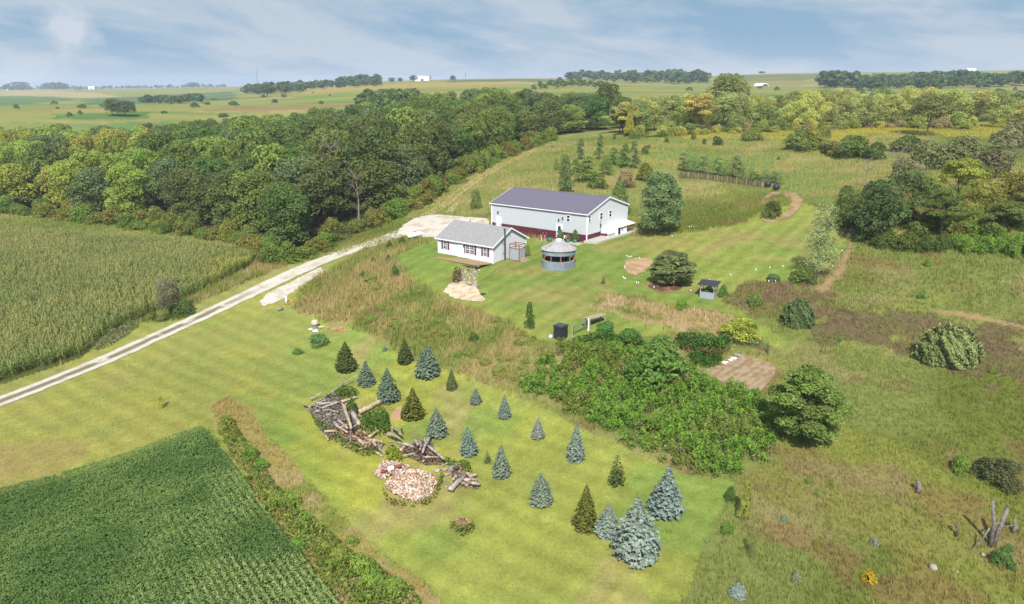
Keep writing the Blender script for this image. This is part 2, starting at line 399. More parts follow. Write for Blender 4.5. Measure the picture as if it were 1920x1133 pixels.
    c = np.where(inside(x, y, P_WOODG)[..., None], mixc(np.broadcast_to(A(92,84,58), x.shape + (3,)), A(84,96,54), sm(n3, .4, .6)), c)
    c = np.where(inside(x, y, P_SOY)[..., None], A(70,92,44), c)
    c = np.where(inside(x, y, P_CORN)[..., None], A(104,108,56), c)
    for p in P_TRAIL: c = np.where(inside(jx, jy, p)[..., None], A(178,152,106), c)
    # farmland
    far = sm(y, 330, 420)
    b1 = fbm(x / 140, y / 28 + x / 300, 51, 3); b2 = fbm(x / 60, y / 14, 53, 3)
    F = mixc(mixc(np.broadcast_to(A(160,160,90), x.shape + (3,)), A(128,148,78), sm(b1, .46, .58)), A(182,164,106), sm(b2, .54, .66) * .8)
    c = mixc(c, F, far)
    for p, k in P_FAR: c = np.where(inside(x + (n1 - .5) * .02 * y, y + (n1 - .5) * .05 * y, p)[..., None], mixc(c, k * (.85 + .3 * b2)[..., None], .88 * sm(b1, .15, .45)), c)
    return np.clip(c, .005, 1)

def build_ground():
    us = np.r_[np.linspace(-1.6, -.84, 24), np.linspace(-.82, .82, 780), np.linspace(.84, 1.6, 24)]
    vs = []; v = math.log(14)
    while v < math.log(4150):
        vs.append(v); Y = math.exp(v)
        v += min(max(3.0 * Y / (FPX * 26), .006), .014)
    vs = np.array(vs)
    U, Vv = np.meshgrid(us, vs); Y = np.exp(Vv); X = U * Y
    Z = terr(X, Y)
    nu, nv = len(us), len(vs)
    i = np.arange(nu * nv).reshape(nv, nu)
    F = np.stack([i[:-1, :-1], i[:-1, 1:], i[1:, 1:], i[1:, :-1]], -1).reshape(-1, 4)
    o = mesh_np('ground', np.stack([X, Y, Z], -1).reshape(-1, 3), F, M_GROUND, groundcol(X.ravel(), Y.ravel()), smooth=True)
    tag(o, kind='structure')
build_ground()

def drape(name, poly, res, colfn, off=.05, jag=0., kind='structure', dome=0., mat=None, seed=0):
    """a patch of other surface lying on the ground, cut along its outline"""
    lo = poly.min(0) - res; hi = poly.max(0) + res
    nx = int((hi[0] - lo[0]) / res) + 2; ny = int((hi[1] - lo[1]) / res) + 2
    X, Y = np.meshgrid(lo[0] + np.arange(nx) * res, lo[1] + np.arange(ny) * res)
    jx = X + (fbm(X / max(jag, .1) , Y / max(jag, .1), seed + 60, 3) - .5) * jag * 1.6; jy = Y + (fbm(X / max(jag, .1), Y / max(jag, .1), seed + 61, 3) - .5) * jag * 1.6
    m = inside(jx, jy, poly)
    q = m[:-1, :-1] & m[:-1, 1:] & m[1:, :-1] & m[1:, 1:]
    i = np.arange(nx * ny).reshape(ny, nx)
    F = np.stack([i[:-1, :-1], i[:-1, 1:], i[1:, 1:], i[1:, :-1]], -1)[q]
    used = np.unique(F); re = np.zeros(nx * ny, int); re[used] = np.arange(len(used))
    x = X.ravel()[used]; y = Y.ravel()[used]; z = terr(x, y) + off
    if dome:
        c = poly.mean(0); r = np.sqrt(((x - c[0]) / (np.ptp(poly[:, 0]) / 2)) ** 2 + ((y - c[1]) / (np.ptp(poly[:, 1]) / 2)) ** 2)
        z += dome * np.clip(1 - r, 0, 1) * (.7 + .6 * fbm(x / .8, y / .8, 3))
    o = mesh_np(name, np.c_[x, y, z], re[F], mat or M_GRAVEL, colfn(x, y), smooth=True)
    return tag(o, kind=kind)
def two(a, b, s, lo=.35, hi=.65, seed=0, o=4):
    return lambda x, y: mixc(np.broadcast_to(a, x.shape + (3,)), b, sm(fbm(x / s, y / s, seed, o), lo, hi))

# the drive: two wheel tracks with a worn strip between them, all gravel nearer the yard
def near_drive(p):
    out = np.zeros(len(p), bool)
    for i in range(0, len(DRIVE), 1): out |= ((p - DRIVE[i]) ** 2).sum(1) < 2.1 ** 2
    return out
def strip(name, pts, widths, colf, off=.05, step=.5, na=15):
    P = wpoly(pts); seg = np.r_[0, np.cumsum(np.linalg.norm(np.diff(P, axis=0), axis=1))]
    t = np.arange(0, seg[-1], step)
    kx = np.interp(t, seg, P[:, 0]); ky = np.interp(t, seg, P[:, 1])
    k = np.ones(13) / 13
    pad = lambda a: np.convolve(np.r_[[a[0]] * 6, a, [a[-1]] * 6], k, 'valid')
    kx, ky = pad(kx), pad(ky); w = np.interp(t, seg, np.interp(np.arange(len(pts)), np.arange(len(widths)), widths) if len(widths) == len(pts) else [widths[0]] * len(pts))
    dx, dy = np.gradient(kx), np.gradient(ky); L = np.hypot(dx, dy); nx, ny = -dy / L, dx / L
    s = np.linspace(-1, 1, na)
    edge = 1 + (fbm(t / 1.5, t * 0, 5, 3) - .5) * .25
    X = kx[:, None] + nx[:, None] * s * (w * edge / 2)[:, None]; Y = ky[:, None] + ny[:, None] * s * (w * edge / 2)[:, None]
    Z = terr(X, Y) + off
    i = np.arange(len(t) * na).reshape(len(t), na)
    F = np.stack([i[:-1, :-1], i[:-1, 1:], i[1:, 1:], i[1:, :-1]], -1).reshape(-1, 4)
    o = mesh_np(name, np.stack([X, Y, Z], -1).reshape(-1, 3), F, M_GRAVEL, colf(X, Y, np.broadcast_to(s, X.shape), np.broadcast_to((t / seg[-1])[:, None], X.shape)).reshape(-1, 3), smooth=True)
    return tag(o, kind='structure')
GRAV, GRAV2, DIRT = A(226,216,198) * 1.12, A(210,194,172) * 1.1, A(186,158,118)
def lane_col(X, Y, s, t):
    n = fbm(X / 1.2, Y / 1.2, 9, 3); a = np.abs(s)
    mid = (1 - sm(a, .26, .40)) * (1 - sm(t, .46, .62)) * sm(n, .15, .4)
    c = mixc(np.broadcast_to(GRAV, X.shape + (3,)), GRAV2, sm(n, .45, .75))
    c = mixc(c, A(150,140,108), mid)
    e = sm(a, .86, 1.0) * sm(n, .35, .6)
    return mixc(c, A(164,160,96), e * .8)
_dp = wpoly([(0,754),(100,715),(200,674),(300,628),(400,583),(450,559),(500,536),(560,508),(620,482),(680,462),(720,450),(760,433),(800,418)])
DRIVE = np.concatenate([_a + (_b - _a) * np.linspace(0, 1, 9)[:-1, None] for _a, _b in zip(_dp[:-1], _dp[1:])])
strip('gravel_drive', [(-150,806),(0,754),(100,715),(200,674),(300,628),(400,583),(450,559),(500,536),(560,508),(620,482),(680,462),(720,450),(760,433),(800,418)],
      [2.9,2.9,2.9,2.9,2.9,3.0,3.2,3.6,4.1,4.3,4.4,4.5,4.8,5.2], lane_col)
P_PULL = wpoly([(484,567),(502,549),(547,528),(602,500),(608,512),(560,540),(552,549),(520,568),(492,576)])
drape('gravel_pull_off', P_PULL, .2, two(GRAV, GRAV2, .8, .4, .7), .06, .4)
P_LOT = wpoly([(745,440),(752,425),(775,410),(810,402),(870,407),(918,410),(921,428),(905,436),(830,448),(790,446),(765,446)])
drape('gravel_lot', P_LOT, .3, two(GRAV, A(214,194,166), 1.2, .42, .7, 3), .06, .8)
P_APRON = wpoly([(829,548),(842,533),(858,529),(893,532),(900,548),(911,562),(905,568),(880,566),(850,560)])
drape('limestone_apron', P_APRON, .15, two(A(238,222,190), A(220,190,150), .7, .45, .7), .06, .3)
P_SANDPIT = wpoly([(1169,500),(1172,489),(1190,484),(1222,485),(1226,496),(1205,512),(1192,518),(1177,515)])
drape('sand_pit', P_SANDPIT, .15, two(A(212,178,136), A(190,156,118), .9, .4, .7), .06, .3)
P_MULCH = wpoly([(1208,532),(1222,528),(1262,526),(1288,531),(1275,543),(1252,551),(1228,547)])
drape('mulch_bed', P_MULCH, .15, two(A(176,142,104), A(120,92,74), 1.0, .4, .6), .06, .3)
P_TILL = wpoly([(1304,690),(1328,693),(1350,685),(1366,670),(1392,664),(1450,682),(1457,702),(1430,735),(1392,735),(1340,712),(1310,700)])
def till(x, y):
    s = np.sin((x * .62 - y * .78) * 9 + 3 * fbm(x, y, 4)); n = fbm(x / .5, y / .5, 4)
    return mixc(np.broadcast_to(A(190,166,132), x.shape + (3,)), A(162,136,104), sm(s * .10 + n, .35, .75))
drape('tilled_soil', P_TILL, .14, till, .06, .3)
P_LOOP = wpoly([(1422,405),(1440,412),(1462,408),(1482,392),(1484,378),(1476,366),(1450,362),(1436,366),(1428,380),(1436,392),(1446,372),(1466,364),(1490,362),(1507,375),(1503,390),(1486,406),(1462,416),(1438,416),(1424,412)])
drape('dirt_track', wpoly([(1422,408),(1440,411),(1462,406),(1480,393),(1480,378),(1470,367),(1450,366),(1436,374),(1428,390),(1421,388),(1440,362),(1470,357),(1492,362),(1508,376),(1500,394),(1480,408),(1452,418),(1432,418)]), .2, two(A(198,168,128), A(176,148,104), 1., .4, .65), .06, .5)
strip('farm_track', [(795,405),(830,388),(858,362),(900,334),(945,308),(990,288),(1040,266)], [2.6] * 7,
      lambda X, Y, s, t: mixc(mixc(np.broadcast_to(A(206,184,132), X.shape + (3,)), A(166,158,82), (1 - sm(np.abs(s), .15, .45)) * sm(fbm(X / 2, Y / 2, 6), .3, .6)), A(170,162,84), sm(np.abs(s), .7, 1) * sm(fbm(X, Y, 7), .3, .6)))
strip('footpath', [(842,400),(850,388),(862,378)], [1.2] * 3, lambda X, Y, s, t: np.broadcast_to(A(214,190,150), X.shape + (3,)))
NOGRASS += [P_PULL, P_LOT, P_APRON, P_SANDPIT, P_MULCH, P_TILL, P_LOOP]
# ------------------------------------------------------------------ foliage meshes
def unit(v): return v / (np.linalg.norm(v, axis=-1, keepdims=True) + 1e-9)
def cards(c, n, size, asp=1.5, roll=None, g=None):
    """pointed leaf-shaped faces at c, facing n, long axis at a random roll (or along roll)"""
    g = g or rng; k = len(c)
    n = unit(n)
    a = unit(g.normal(size=(k, 3))) if roll is None else unit(roll)
    a = unit(a - (a * n).sum(1, keepdims=True) * n); b = np.cross(n, a)
    s = np.broadcast_to(size, (k,))[:, None]
    V = np.stack([c - a * s * asp / 2, c + b * s / 2 + a * s * .1, c + a * s * asp / 2, c - b * s / 2 + a * s * .1], 1).reshape(-1, 3)
    return V, np.arange(k * 4).reshape(k, 4)
def merge(parts):
    V, F, Cc, b = [], [], [], 0
    for v, f, c in parts:
        V.append(v); F.append(f + b); Cc.append(c); b += len(v)
    return np.concatenate(V), np.concatenate(F), np.concatenate(Cc)
def jcol(base, k, g, amt=.25, hue=.12):
    """a colour for each of k leaves"""
    l = 1 + amt * g.normal(size=(k, 1)); h = hue * g.normal(size=(k, 1))
    c = np.array(base) * np.clip(l, .45, 1.8) * np.c_[1 + h, 1 + 0 * h, 1 - h]
    return np.repeat(np.clip(c, .004, .9), 4, 0)
def lobes(seed, H, Rr, z0, K, shape='round', rl=(.30, .46)):
    g = np.random.default_rng(seed); out = []
    for i in range(K):
        t = (i + .5) / K; ang = i * 2.4 + g.uniform(-.5, .5)
        if shape == 'round':
            zc = z0 + (H - z0) * (.12 + .74 * t); rad = Rr * math.sin(math.pi * (.22 + .66 * t)) * g.uniform(.45, .78)
        elif shape == 'cone':
            zc = z0 + (H - z0) * (.06 + .86 * t); rad = Rr * (1 - t) ** .75 * g.uniform(.4, .75)
        elif shape == 'flat':
            zc = z0 + (H - z0) * (.30 + .60 * t ** .8); rad = Rr * (1 - .55 * t) * g.uniform(.35, .85)
        else:  # bush
            zc = z0 + (H - z0) * (.08 + .62 * t); rad = Rr * (1 - .75 * t) * g.uniform(.4, .8)
        r = Rr * g.uniform(*rl) * (1.1 - .35 * t if shape == 'cone' else 1)
        sq = .45 if shape == 'flat' else .8
        out.append((np.array([rad * math.cos(ang), rad * math.sin(ang), min(zc, H - r * sq)]), r, sq, g.uniform(.80, 1.22)))
    return out
def crown_data(seed, H, Rr, z0, K, n, leaf, shape='round', base=(.07, .09, .03), amt=.25, hue=.12, rl=(.30, .46), spray=.35):
    g = np.random.default_rng(seed + 999); L = lobes(seed, H, Rr, z0, K, shape, rl); out = []
    wt = np.array([l[1] ** 2 for l in L]); wt /= wt.sum()
    for (c, r, sq, br), w in zip(L, wt):
        k = int(n * w * 1.6)
        d = unit(g.normal(size=(k, 3))); d[:, 2] = np.where(d[:, 2] < -.35, -d[:, 2], d[:, 2])
        rr = r * (1 - spray * g.random(k) ** 2 + .10 * g.random(k))
        # small bunches break up each lobe
        b = fbm(d[:, 0] * 3.1 + seed, d[:, 1] * 3.1 + d[:, 2] * 2.3, seed, 2)
        keep = b > .36 ; rr = rr * (.84 + .34 * b)
        p = c + d * rr[:, None] * np.array([1, 1, sq])
        for (c2, r2, s2, _) in L:
            if c2 is not c: keep &= (((p - c2) / np.array([1, 1, s2])) ** 2).sum(1) > (.72 * r2) ** 2
        p, d = p[keep], d[keep]
        nn = unit(d * 1.0 + g.normal(size=d.shape) * .75 + np.array([0, 0, .35]))
        V, F = cards(p, nn, leaf * g.uniform(.6, 1.35, len(p)), 1.5, None, g)
        out.append((V, F, jcol(np.array(base) * br, len(p), g, amt, hue)))
    return merge(out)
def crown_mesh(name, *a, **k):
    V, F, c = crown_data(*a, **k)
    o = mesh_np(name, V, F, M_LEAF, c); me = o.data; bpy.data.objects.remove(o); return me
def trunk_mesh(seed, H, Rr, z0, r0, mat=None, K=7, bare=0):
    g = np.random.default_rng(seed); b = MB()
    top = np.array([g.normal() * .03 * H, g.normal() * .03 * H, H * (.72 if not bare else .8)])
    mid = np.array([g.normal() * .02 * H, g.normal() * .02 * H, max(z0, H * .3)])
    path = [np.array([0, 0, -.4]), np.array([0, 0, .3]), mid, (mid + top) / 2 + g.normal(size=3) * .015 * H, top]
    b.tube(path, [r0 * 1.4, r0, r0 * .72, r0 * .45, r0 * .12], 7)
    for i in range(K):
        t = g.uniform(.15, .9); p = mid * (1 - t) + top * t; ang = i * 2.4 + g.uniform(-.4, .4)
        ln = Rr * g.uniform(.55, .9) * (1.15 - .5 * t)
        d = np.array([math.cos(ang), math.sin(ang), g.uniform(.35, 1.0)]) * ln
        q = p + d * .5 + np.array([0, 0, .05 * ln]); e = p + d
        b.tube([p, q, e], [r0 * .36, r0 * .22, r0 * .05], 5)
        for j in range(bare and 5):
            s = g.uniform(.3, .95); st = p + d * s; dd = unit(d / (np.linalg.norm(d)) + g.normal(size=3) * .7) * ln * g.uniform(.25, .55)
            b.tube([st, st + dd * .55 + g.normal(size=3) * .05, st + dd], [r0 * .13, r0 * .09, r0 * .03], 4)
            for q2 in range(3):
                s2 = g.uniform(.3, 1); s3 = st + dd * s2; d3 = unit(dd / np.linalg.norm(dd) + g.normal(size=3) * .8) * ln * .22
                b.tube([s3, s3 + d3], [r0 * .06, r0 * .02], 3)
    return b.mesh('trunk', mat or M_BARK, True)

# sets of crowns to choose from (made at real size, then scaled a little)
DARK, MID = A(82, 98, 46), A(104, 120, 54)
CROWN = {}
for i in range(6): CROWN['oak', i] = (crown_mesh('crown', 100 + i, 15, 5.6, 2.2, 20, 5600, .33, 'round', A(120,130,64), .15, .05), trunk_mesh(i, 15, 5.6, 3.5, .26))
for i in range(3): CROWN['poplar', i] = (crown_mesh('crown', 200 + i, 10, 3.1, .5, 18, 7000, .20, 'cone', A(120,130,64), .2, .06, (.38, .56)), trunk_mesh(40 + i, 10, 2.6, 1.2, .15))
for i in range(4): CROWN['locust', i] = (crown_mesh('crown', 300 + i, 9, 4.6, 2.2, 14, 4600, .21, 'flat', A(120,130,64), .17, .06, (.26, .42), .55), trunk_mesh(60 + i, 9, 4.4, 2.2, .15, None, 9))
for i in range(3): CROWN['sapling', i] = (crown_mesh('crown', 400 + i, 4.5, 1.25, .5, 11, 1700, .14, 'cone', A(120,130,64), .2, .06, (.42, .66), .7), trunk_mesh(70 + i, 4.5, 1.0, .8, .05))
for i in range(4): CROWN['bush', i] = (crown_mesh('foliage', 500 + i, 2.0, 1.5, .05, 12, 3200, .10, 'bush', A(120,130,64), .18, .06, (.28, .46), .5), None)
for i in range(3): CROWN['edge', i] = (crown_mesh('crown', 600 + i, 15, 5.2, .4, 23, 6400, .32, 'round', A(120,130,64), .16, .05), trunk_mesh(90 + i, 15, 5, 2.5, .26))
for i in range(4): CROWN['hedge', i] = (crown_mesh('crown', 650 + i, 9, 4.4, .3, 18, 5400, .20, 'round', A(120,130,64), .17, .06, (.28, .42), .5), trunk_mesh(110 + i, 9, 4.2, 1.5, .14))
CROWN['cotton', 0] = (crown_mesh('crown', 661, 10.6, 3.5, .2, 28, 12000, .18, 'round', A(120,130,64), .20, .06, (.26, .40), .4), trunk_mesh(115, 10.6, 3, 1.2, .16))
CROWN['cotton', 1] = (crown_mesh('crown', 667, 10.6, 3.5, .2, 38, 13000, .16, 'round', A(120,130,64), .22, .07, (.17, .33), .6), trunk_mesh(117, 10.6, 3, 1.2, .16))
CROWN['airy', 0] = (crown_mesh('crown', 663, 10, 3.0, 1.2, 18, 4400, .14, 'cone', A(120,130,64), .22, .06, (.34, .52), .8), trunk_mesh(116, 10, 2.8, 1.5, .13, M_PALEBARK, 12))
DEADM = [trunk_mesh(120 + i, 12, 4.6, 3, .22, M_PALEBARK, 11, 1) for i in range(2)]
def tint(c):
    c = np.array(c); c = c + (c @ np.array([.3, .6, .1]) - c) * .07
    return c / A(120, 130, 64) * 2.15
def tree(kind, i, p, label, cat='tree', name='tree', group=None, H=None, Wd=None, col=(82, 98, 46), rot=None, sink=.05):
    cm, tm = CROWN[kind, i]; h0 = {'oak': 15, 'edge': 15, 'poplar': 10, 'locust': 9, 'sapling': 4.5, 'bush': 2.0, 'hedge': 9, 'cotton': 10.6, 'airy': 10}[kind]; r0 = {'oak': 5.6, 'edge': 5.2, 'poplar': 3.1, 'locust': 4.6, 'sapling': 1.25, 'bush': 1.5, 'hedge': 4.4, 'cotton': 3.5, 'airy': 3.0}[kind]
    sz = (H or h0) / h0; sx = (Wd / 2 / r0) if Wd else sz
    if kind == 'bush':
        o = bpy.data.objects.new(name, cm); COL.objects.link(o); o.location = (p[0], p[1], p[2] - sink); o.rotation_euler = (0, 0, rng.uniform(0, 6.28) if rot is None else rot); o.scale = (sx, sx, sz)
        o.color = (*tint(A(*col)), 1); return tag(o, label, cat, group)
    t = thing(name, label, cat, (p[0], p[1], p[2] - sink), rng.uniform(0, 6.28) if rot is None else rot, group, (sx, sx, sz))
    child('crown', cm, t, tint(A(*col)))
    child('trunk', tm, t)
    return t
def px_tree(kind, i, px, base, top, width, label, col, cat='tree', name='tree', group=None, ring=0.):
    """a plant standing where the photo shows it, sized from its height and width there"""
    p = w1(px, base); m, c = mpp(p)
    wd = width * m; H = max((base - top) * m / c - wd * .28 * math.sqrt(1 - c * c) / c, .3 * wd)
    return tree(kind, i, p, label, cat, name, group, H, wd * .97, col)

# conifers
def spruce_data(seed, levels=23, base=(.1, .13, .12), open_=0., rad=.36, amt=.16, tuft=1.0, bulge=1.45):
    g = np.random.default_rng(seed); out = []; P = []; D = []; S = []; Bc = []
    for l in range(levels):
        t = (l + .3 * g.random()) / levels
        z = .05 + .93 * t
        r = rad * (1 - t ** bulge) ** .95 * (1 - .09 * g.random()) * (.72 + .28 * min(1, t / .2))
        nb = max(4, int((15 - 8 * t) * (1 - .4 * open_)))
        for b in range(nb):
            if g.random() < .05: continue
            a = 2 * math.pi * (b + g.uniform(-.3, .3)) / nb + l * 1.3; rb = r * g.uniform(.80, 1.09)
            n = max(2, int(7 * rb / rad * (1 - .3 * open_)) + 1)
            s = (np.arange(n) + .5) / n * .78 + .22
            rr = rb * s
            zz = z - .20 * rb * s ** 1.6 + .05 * rb + .08 * rb * (s > .9)
            da = g.normal(size=n) * .10
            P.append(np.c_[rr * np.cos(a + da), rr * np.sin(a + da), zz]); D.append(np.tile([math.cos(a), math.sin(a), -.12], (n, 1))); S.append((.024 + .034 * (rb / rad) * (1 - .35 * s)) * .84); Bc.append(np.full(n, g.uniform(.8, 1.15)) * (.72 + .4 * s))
    P, D, S, Bc = np.concatenate(P), np.concatenate(D), np.concatenate(S), np.concatenate(Bc)
    for rep in range(4):
        k = len(P); side = unit(np.cross(D, [0, 0, 1])) * ((rep % 2) * 2 - 1)
        dr = unit(D + side * g.uniform(.2, 1.0, (k, 1)) + g.normal(size=(k, 3)) * .22)
        nn = np.c_[np.zeros((k, 2)), np.ones(k)] * .9 + D * .55 + g.normal(size=(k, 3)) * .38
        V, F = cards(P + dr * S[:, None] * .7, nn, S * tuft * g.uniform(.8, 1.25, k), 1.9, dr, g)
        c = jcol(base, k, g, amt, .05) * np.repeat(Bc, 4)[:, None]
        out.append((V, F, c))
    V, F = cards(np.array([[0, 0, .985]] * 3), g.normal(size=(3, 3)) * [1, 1, .1], .016, 4, np.array([[0, 0, 1.]] * 3), g); out.append((V, F, jcol(base, 3, g)))
    return merge(out)
def needle_mesh(*a, **k):
    V, F, c = spruce_data(*a, **k); o = mesh_np('needles', V, F, M_NEEDLE, c); me = o.data; bpy.data.objects.remove(o); return me
SPR = [needle_mesh(700 + i, 23 + i % 3, A(150,160,140), [0, .15, .05, .25, 0, .1, .2, 0][i], .36, .16, 1.0, [1.45, 1.2, 1.7, 1.35, 1.55, 1.1, 1.3, 1.8][i]) for i in range(8)] + [needle_mesh(710, 11, A(150,160,140), 1.0), needle_mesh(712, 13, A(150,160,140), .3)]
_b = MB(); _b.tube([(0, 0, -.08), (0, 0, .3), (0, 0, .9)], [.03, .022, .004], 6); SPRT = _b.mesh('trunk', M_BARK, True)
def spruce(px, bot, top, width, v, col, label, group='spruces and firs planted on the lawn', cat='spruce', name='spruce_tree'):
    m0, _ = mpp(w1(px, bot)); wd = width * m0
    p = w1(px, bot - wd * .28 / m0 * .5 if width > 15 else bot)
    m, c = mpp(p); wd = width * m
    H = (bot - top) * m / c * .93 - wd * .10
    t = thing(name, label, cat, (p[0], p[1], p[2] - .03), rng.uniform(0, 6.28), group, (wd / .72 * rng.uniform(.95, 1.06), wd / .72 * rng.uniform(.95, 1.06), H)); t.rotation_euler[0] = rng.normal() * .025; t.rotation_euler[1] = rng.normal() * .025
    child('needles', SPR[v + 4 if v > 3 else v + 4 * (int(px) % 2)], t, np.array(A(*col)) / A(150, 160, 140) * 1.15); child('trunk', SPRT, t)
    return t

# juniper-like bushes: upright pointed sprays
def juniper_mesh(seed, base):
    g = np.random.default_rng(seed); out = []
    k = 8000; d = unit(g.normal(size=(k, 3))); d[:, 2] = np.abs(d[:, 2])
    b = fbm(d[:, 0] * 5 + seed, d[:, 1] * 5 + d[:, 2] * 5, seed, 2)
    p = d * (.62 + .72 * b)[:, None] * np.array([.5, .5, .95]) * (1 - .25 * (d[:, 2:3] ** 2) * .5) + np.array([0, 0, .02])
    V, F = cards(p, unit(d + g.normal(size=d.shape) * .5), .026 * g.uniform(.7, 1.4, k), 2.8, unit(d * .7 + np.array([0, 0, .8]) + g.normal(size=d.shape) * .3), g)
    out.append((V, F, jcol(base, k, g, .22, .08) * np.repeat(.62 + .75 * b, 4)[:, None]))
    V, F, c = merge(out); o = mesh_np('foliage', V, F, M_NEEDLE, c); me = o.data; bpy.data.objects.remove(o); return me
JUN = [juniper_mesh(800 + i, A(120,130,64)) for i in range(2)]
def juniper(px, bot, top, width, v, col, label, name='juniper_bush', cat='juniper'):
    p = w1(px, bot - width * .10); m, c = mpp(p); wd = width * m; H = (bot - top) * m / c * .9
    o = bpy.data.objects.new(name, JUN[v]); COL.objects.link(o); o.location = (p[0], p[1], p[2] - .05); o.scale = (wd / .98, wd / .98, H); o.rotation_euler[2] = rng.uniform(0, 6)
    o.color = (*tint(A(*col)), 1); return tag(o, label, cat)

# grass: fans of narrow blades
def tufts(name, x, y, h, w, blades=4, cjit=.18, colf=None, lean=.45, top=None, kind='stuff', label=None, cat=None, bright=1.0):
    k = len(x); z = terr(x, y); c = (colf or groundcol)(x, y) * bright
    V = []; Cc = []
    for b in range(blades):
        a = rng.uniform(0, 2 * math.pi, k); hh = h * rng.uniform(.55, 1.2, k); ln = hh * lean * rng.random(k)
        ox = x + rng.normal(size=k) * w * 1.6; oy = y + rng.normal(size=k) * w * 1.6
        bx, by = -np.sin(a) * w / 2, np.cos(a) * w / 2
        tri = np.stack([np.c_[ox - bx, oy - by, z - .03], np.c_[ox + bx, oy + by, z - .03], np.c_[ox + np.cos(a) * ln, oy + np.sin(a) * ln, z + hh]], 1)
        V.append(tri.reshape(-1, 3)); cc = c * np.clip(1 + cjit * rng.normal(size=(k, 1)), .5, 1.6)
        c3 = np.repeat(cc, 3, 0)
        if top is not None:
            tt = top(x, y) if callable(top) else np.broadcast_to(top, (k, 3)); sel = rng.random(k) < .5
            c3[2::3] = np.where(sel[:, None], tt, c3[2::3])
        Cc.append(c3)
    V = np.concatenate(V); o = mesh_np(name, V, np.arange(len(V)).reshape(-1, 3), M_BLADE, np.clip(np.concatenate(Cc), .005, .9))
    return tag(o, label, cat, None, kind)
def scatter(poly, dens):
    lo, hi = poly.min(0), poly.max(0); n = int((hi - lo).prod() * dens)
    p = rng.uniform(lo, hi, (n, 2)); return p[inside(p[:, 0], p[:, 1], poly)]
# ------------------------------------------------------------------ the woods left of the drive
def near_far(pts): return np.array([W(*q)[0][:2] if len(q) == 2 else at_dist(q[0], q[2])[:2] for q in pts])
P_WOODS = near_far([(-40,394),(60,399),(200,413),(330,430),(430,447),(505,480),(560,476),(590,457),(650,437),(715,412),(768,389),(828,349),(898,311),(958,284),(1030,258),(1100,248),(1168,243),
                    (1165,0,265),(1100,0,300),(960,0,350),(800,0,385),(640,0,390),(500,0,360),(400,0,340),(280,0,310),(100,0,300),(-40,0,290)])
_lo, _hi = P_WOODS.min(0), P_WOODS.max(0)
cand = rng.uniform(_lo, _hi, (9000, 2)); cand = cand[inside(cand[:, 0], cand[:, 1], P_WOODS)]
cand = cand[np.argsort(cand[:, 1])]
def edge_dist(p, poly, i=None):
    a = poly; b = np.roll(poly, -1, 0); d = b - a
    if i is not None: a, d = a[i:i + 1], d[i:i + 1]
    t = np.clip(((p - a) * d).sum(1) / (d ** 2).sum(1), 0, 1); return np.sqrt((((a + t[:, None] * d) - p) ** 2).sum(1))
DEAD = []
for px, Y, H, W_ in ((622, 152, 16.5, 8), (800, 190, 15.5, 8.5), (787, 330, 16, 11), (668, 141, 10, 7)):
    d = rays(px, 330); DEAD.append((px, d[0] / d[1] * Y, Y, H, W_))
sel = []
for p in cand:
    if any((p[0] - q[1]) ** 2 + (p[1] - q[2]) ** 2 < 22 or (abs(p[0] - q[1] * p[1] / q[2]) < 4.2 and 0 < q[2] - p[1] < 9) for q in DEAD): continue
    e = edge_dist(p, P_WOODS)[:16].min()
    if e < 3.0: continue
    s = 7.4 + .004 * p[1]
    if all((q[0] - p[0]) ** 2 + (q[1] - p[1]) ** 2 > s * s for q, _ in sel): sel.append((p, e))
sel = sel[:300]
WOOD_L = {'d': ('dark green broadleaf tree in the woods left of the gravel drive', 'dark green trees in the woods'),
          'm': ('mid green broadleaf tree in the woods left of the gravel drive', 'mid green trees in the woods'),
          'o': ('olive brown tinged tree in the woods left of the gravel drive', 'olive trees in the woods'),
          'g': ('grey-green tree in the woods left of the gravel drive', 'grey-green trees in the woods'),
          'y': ('yellow-green tree at the left end of the woods above the corn field', 'yellow-green trees above the corn')}
for k, (p, e) in enumerate(sel):
    z = float(terr(p[0], p[1])); px, py, _ = project(p[0], p[1], z)
    front = e < 9
    r = rng.random()
    if px < 300 and (r < .78) and p[1] < 285: q, col = 'y', (138 + rng.integers(-12, 14), 148 + rng.integers(-8, 10), 60)
    elif r < .05 and px > 120: q, col = 'y2', (128, 144, 62)
    elif r < .50: q, col = 'd', (94 + rng.integers(-8, 8), 110 + rng.integers(-8, 8), 54)
    elif r < .72: q, col = 'm', (110, 126, 56)
    elif r < .88: q, col = 'o', (102 + rng.integers(-6, 10), 118, 58)
    else: q, col = 'g', (104, 120, 74)
    if q == 'y2': lab, grp = 'light yellow-green crown standing out among the darker trees of the woods', 'light crowns in the woods'
    else: lab, grp = WOOD_L[q]
    H = rng.uniform(12.5, 17.5) * (.86 if front else 1) * (1.0 if px < 950 else .92); 
    tree('edge' if front else 'oak', int(rng.integers(3 if front else 6)), (p[0], p[1], z), lab, 'tree', 'broadleaf_tree', grp, H, rng.uniform(9.6, 12.5) * (.9 if front else 1), col)
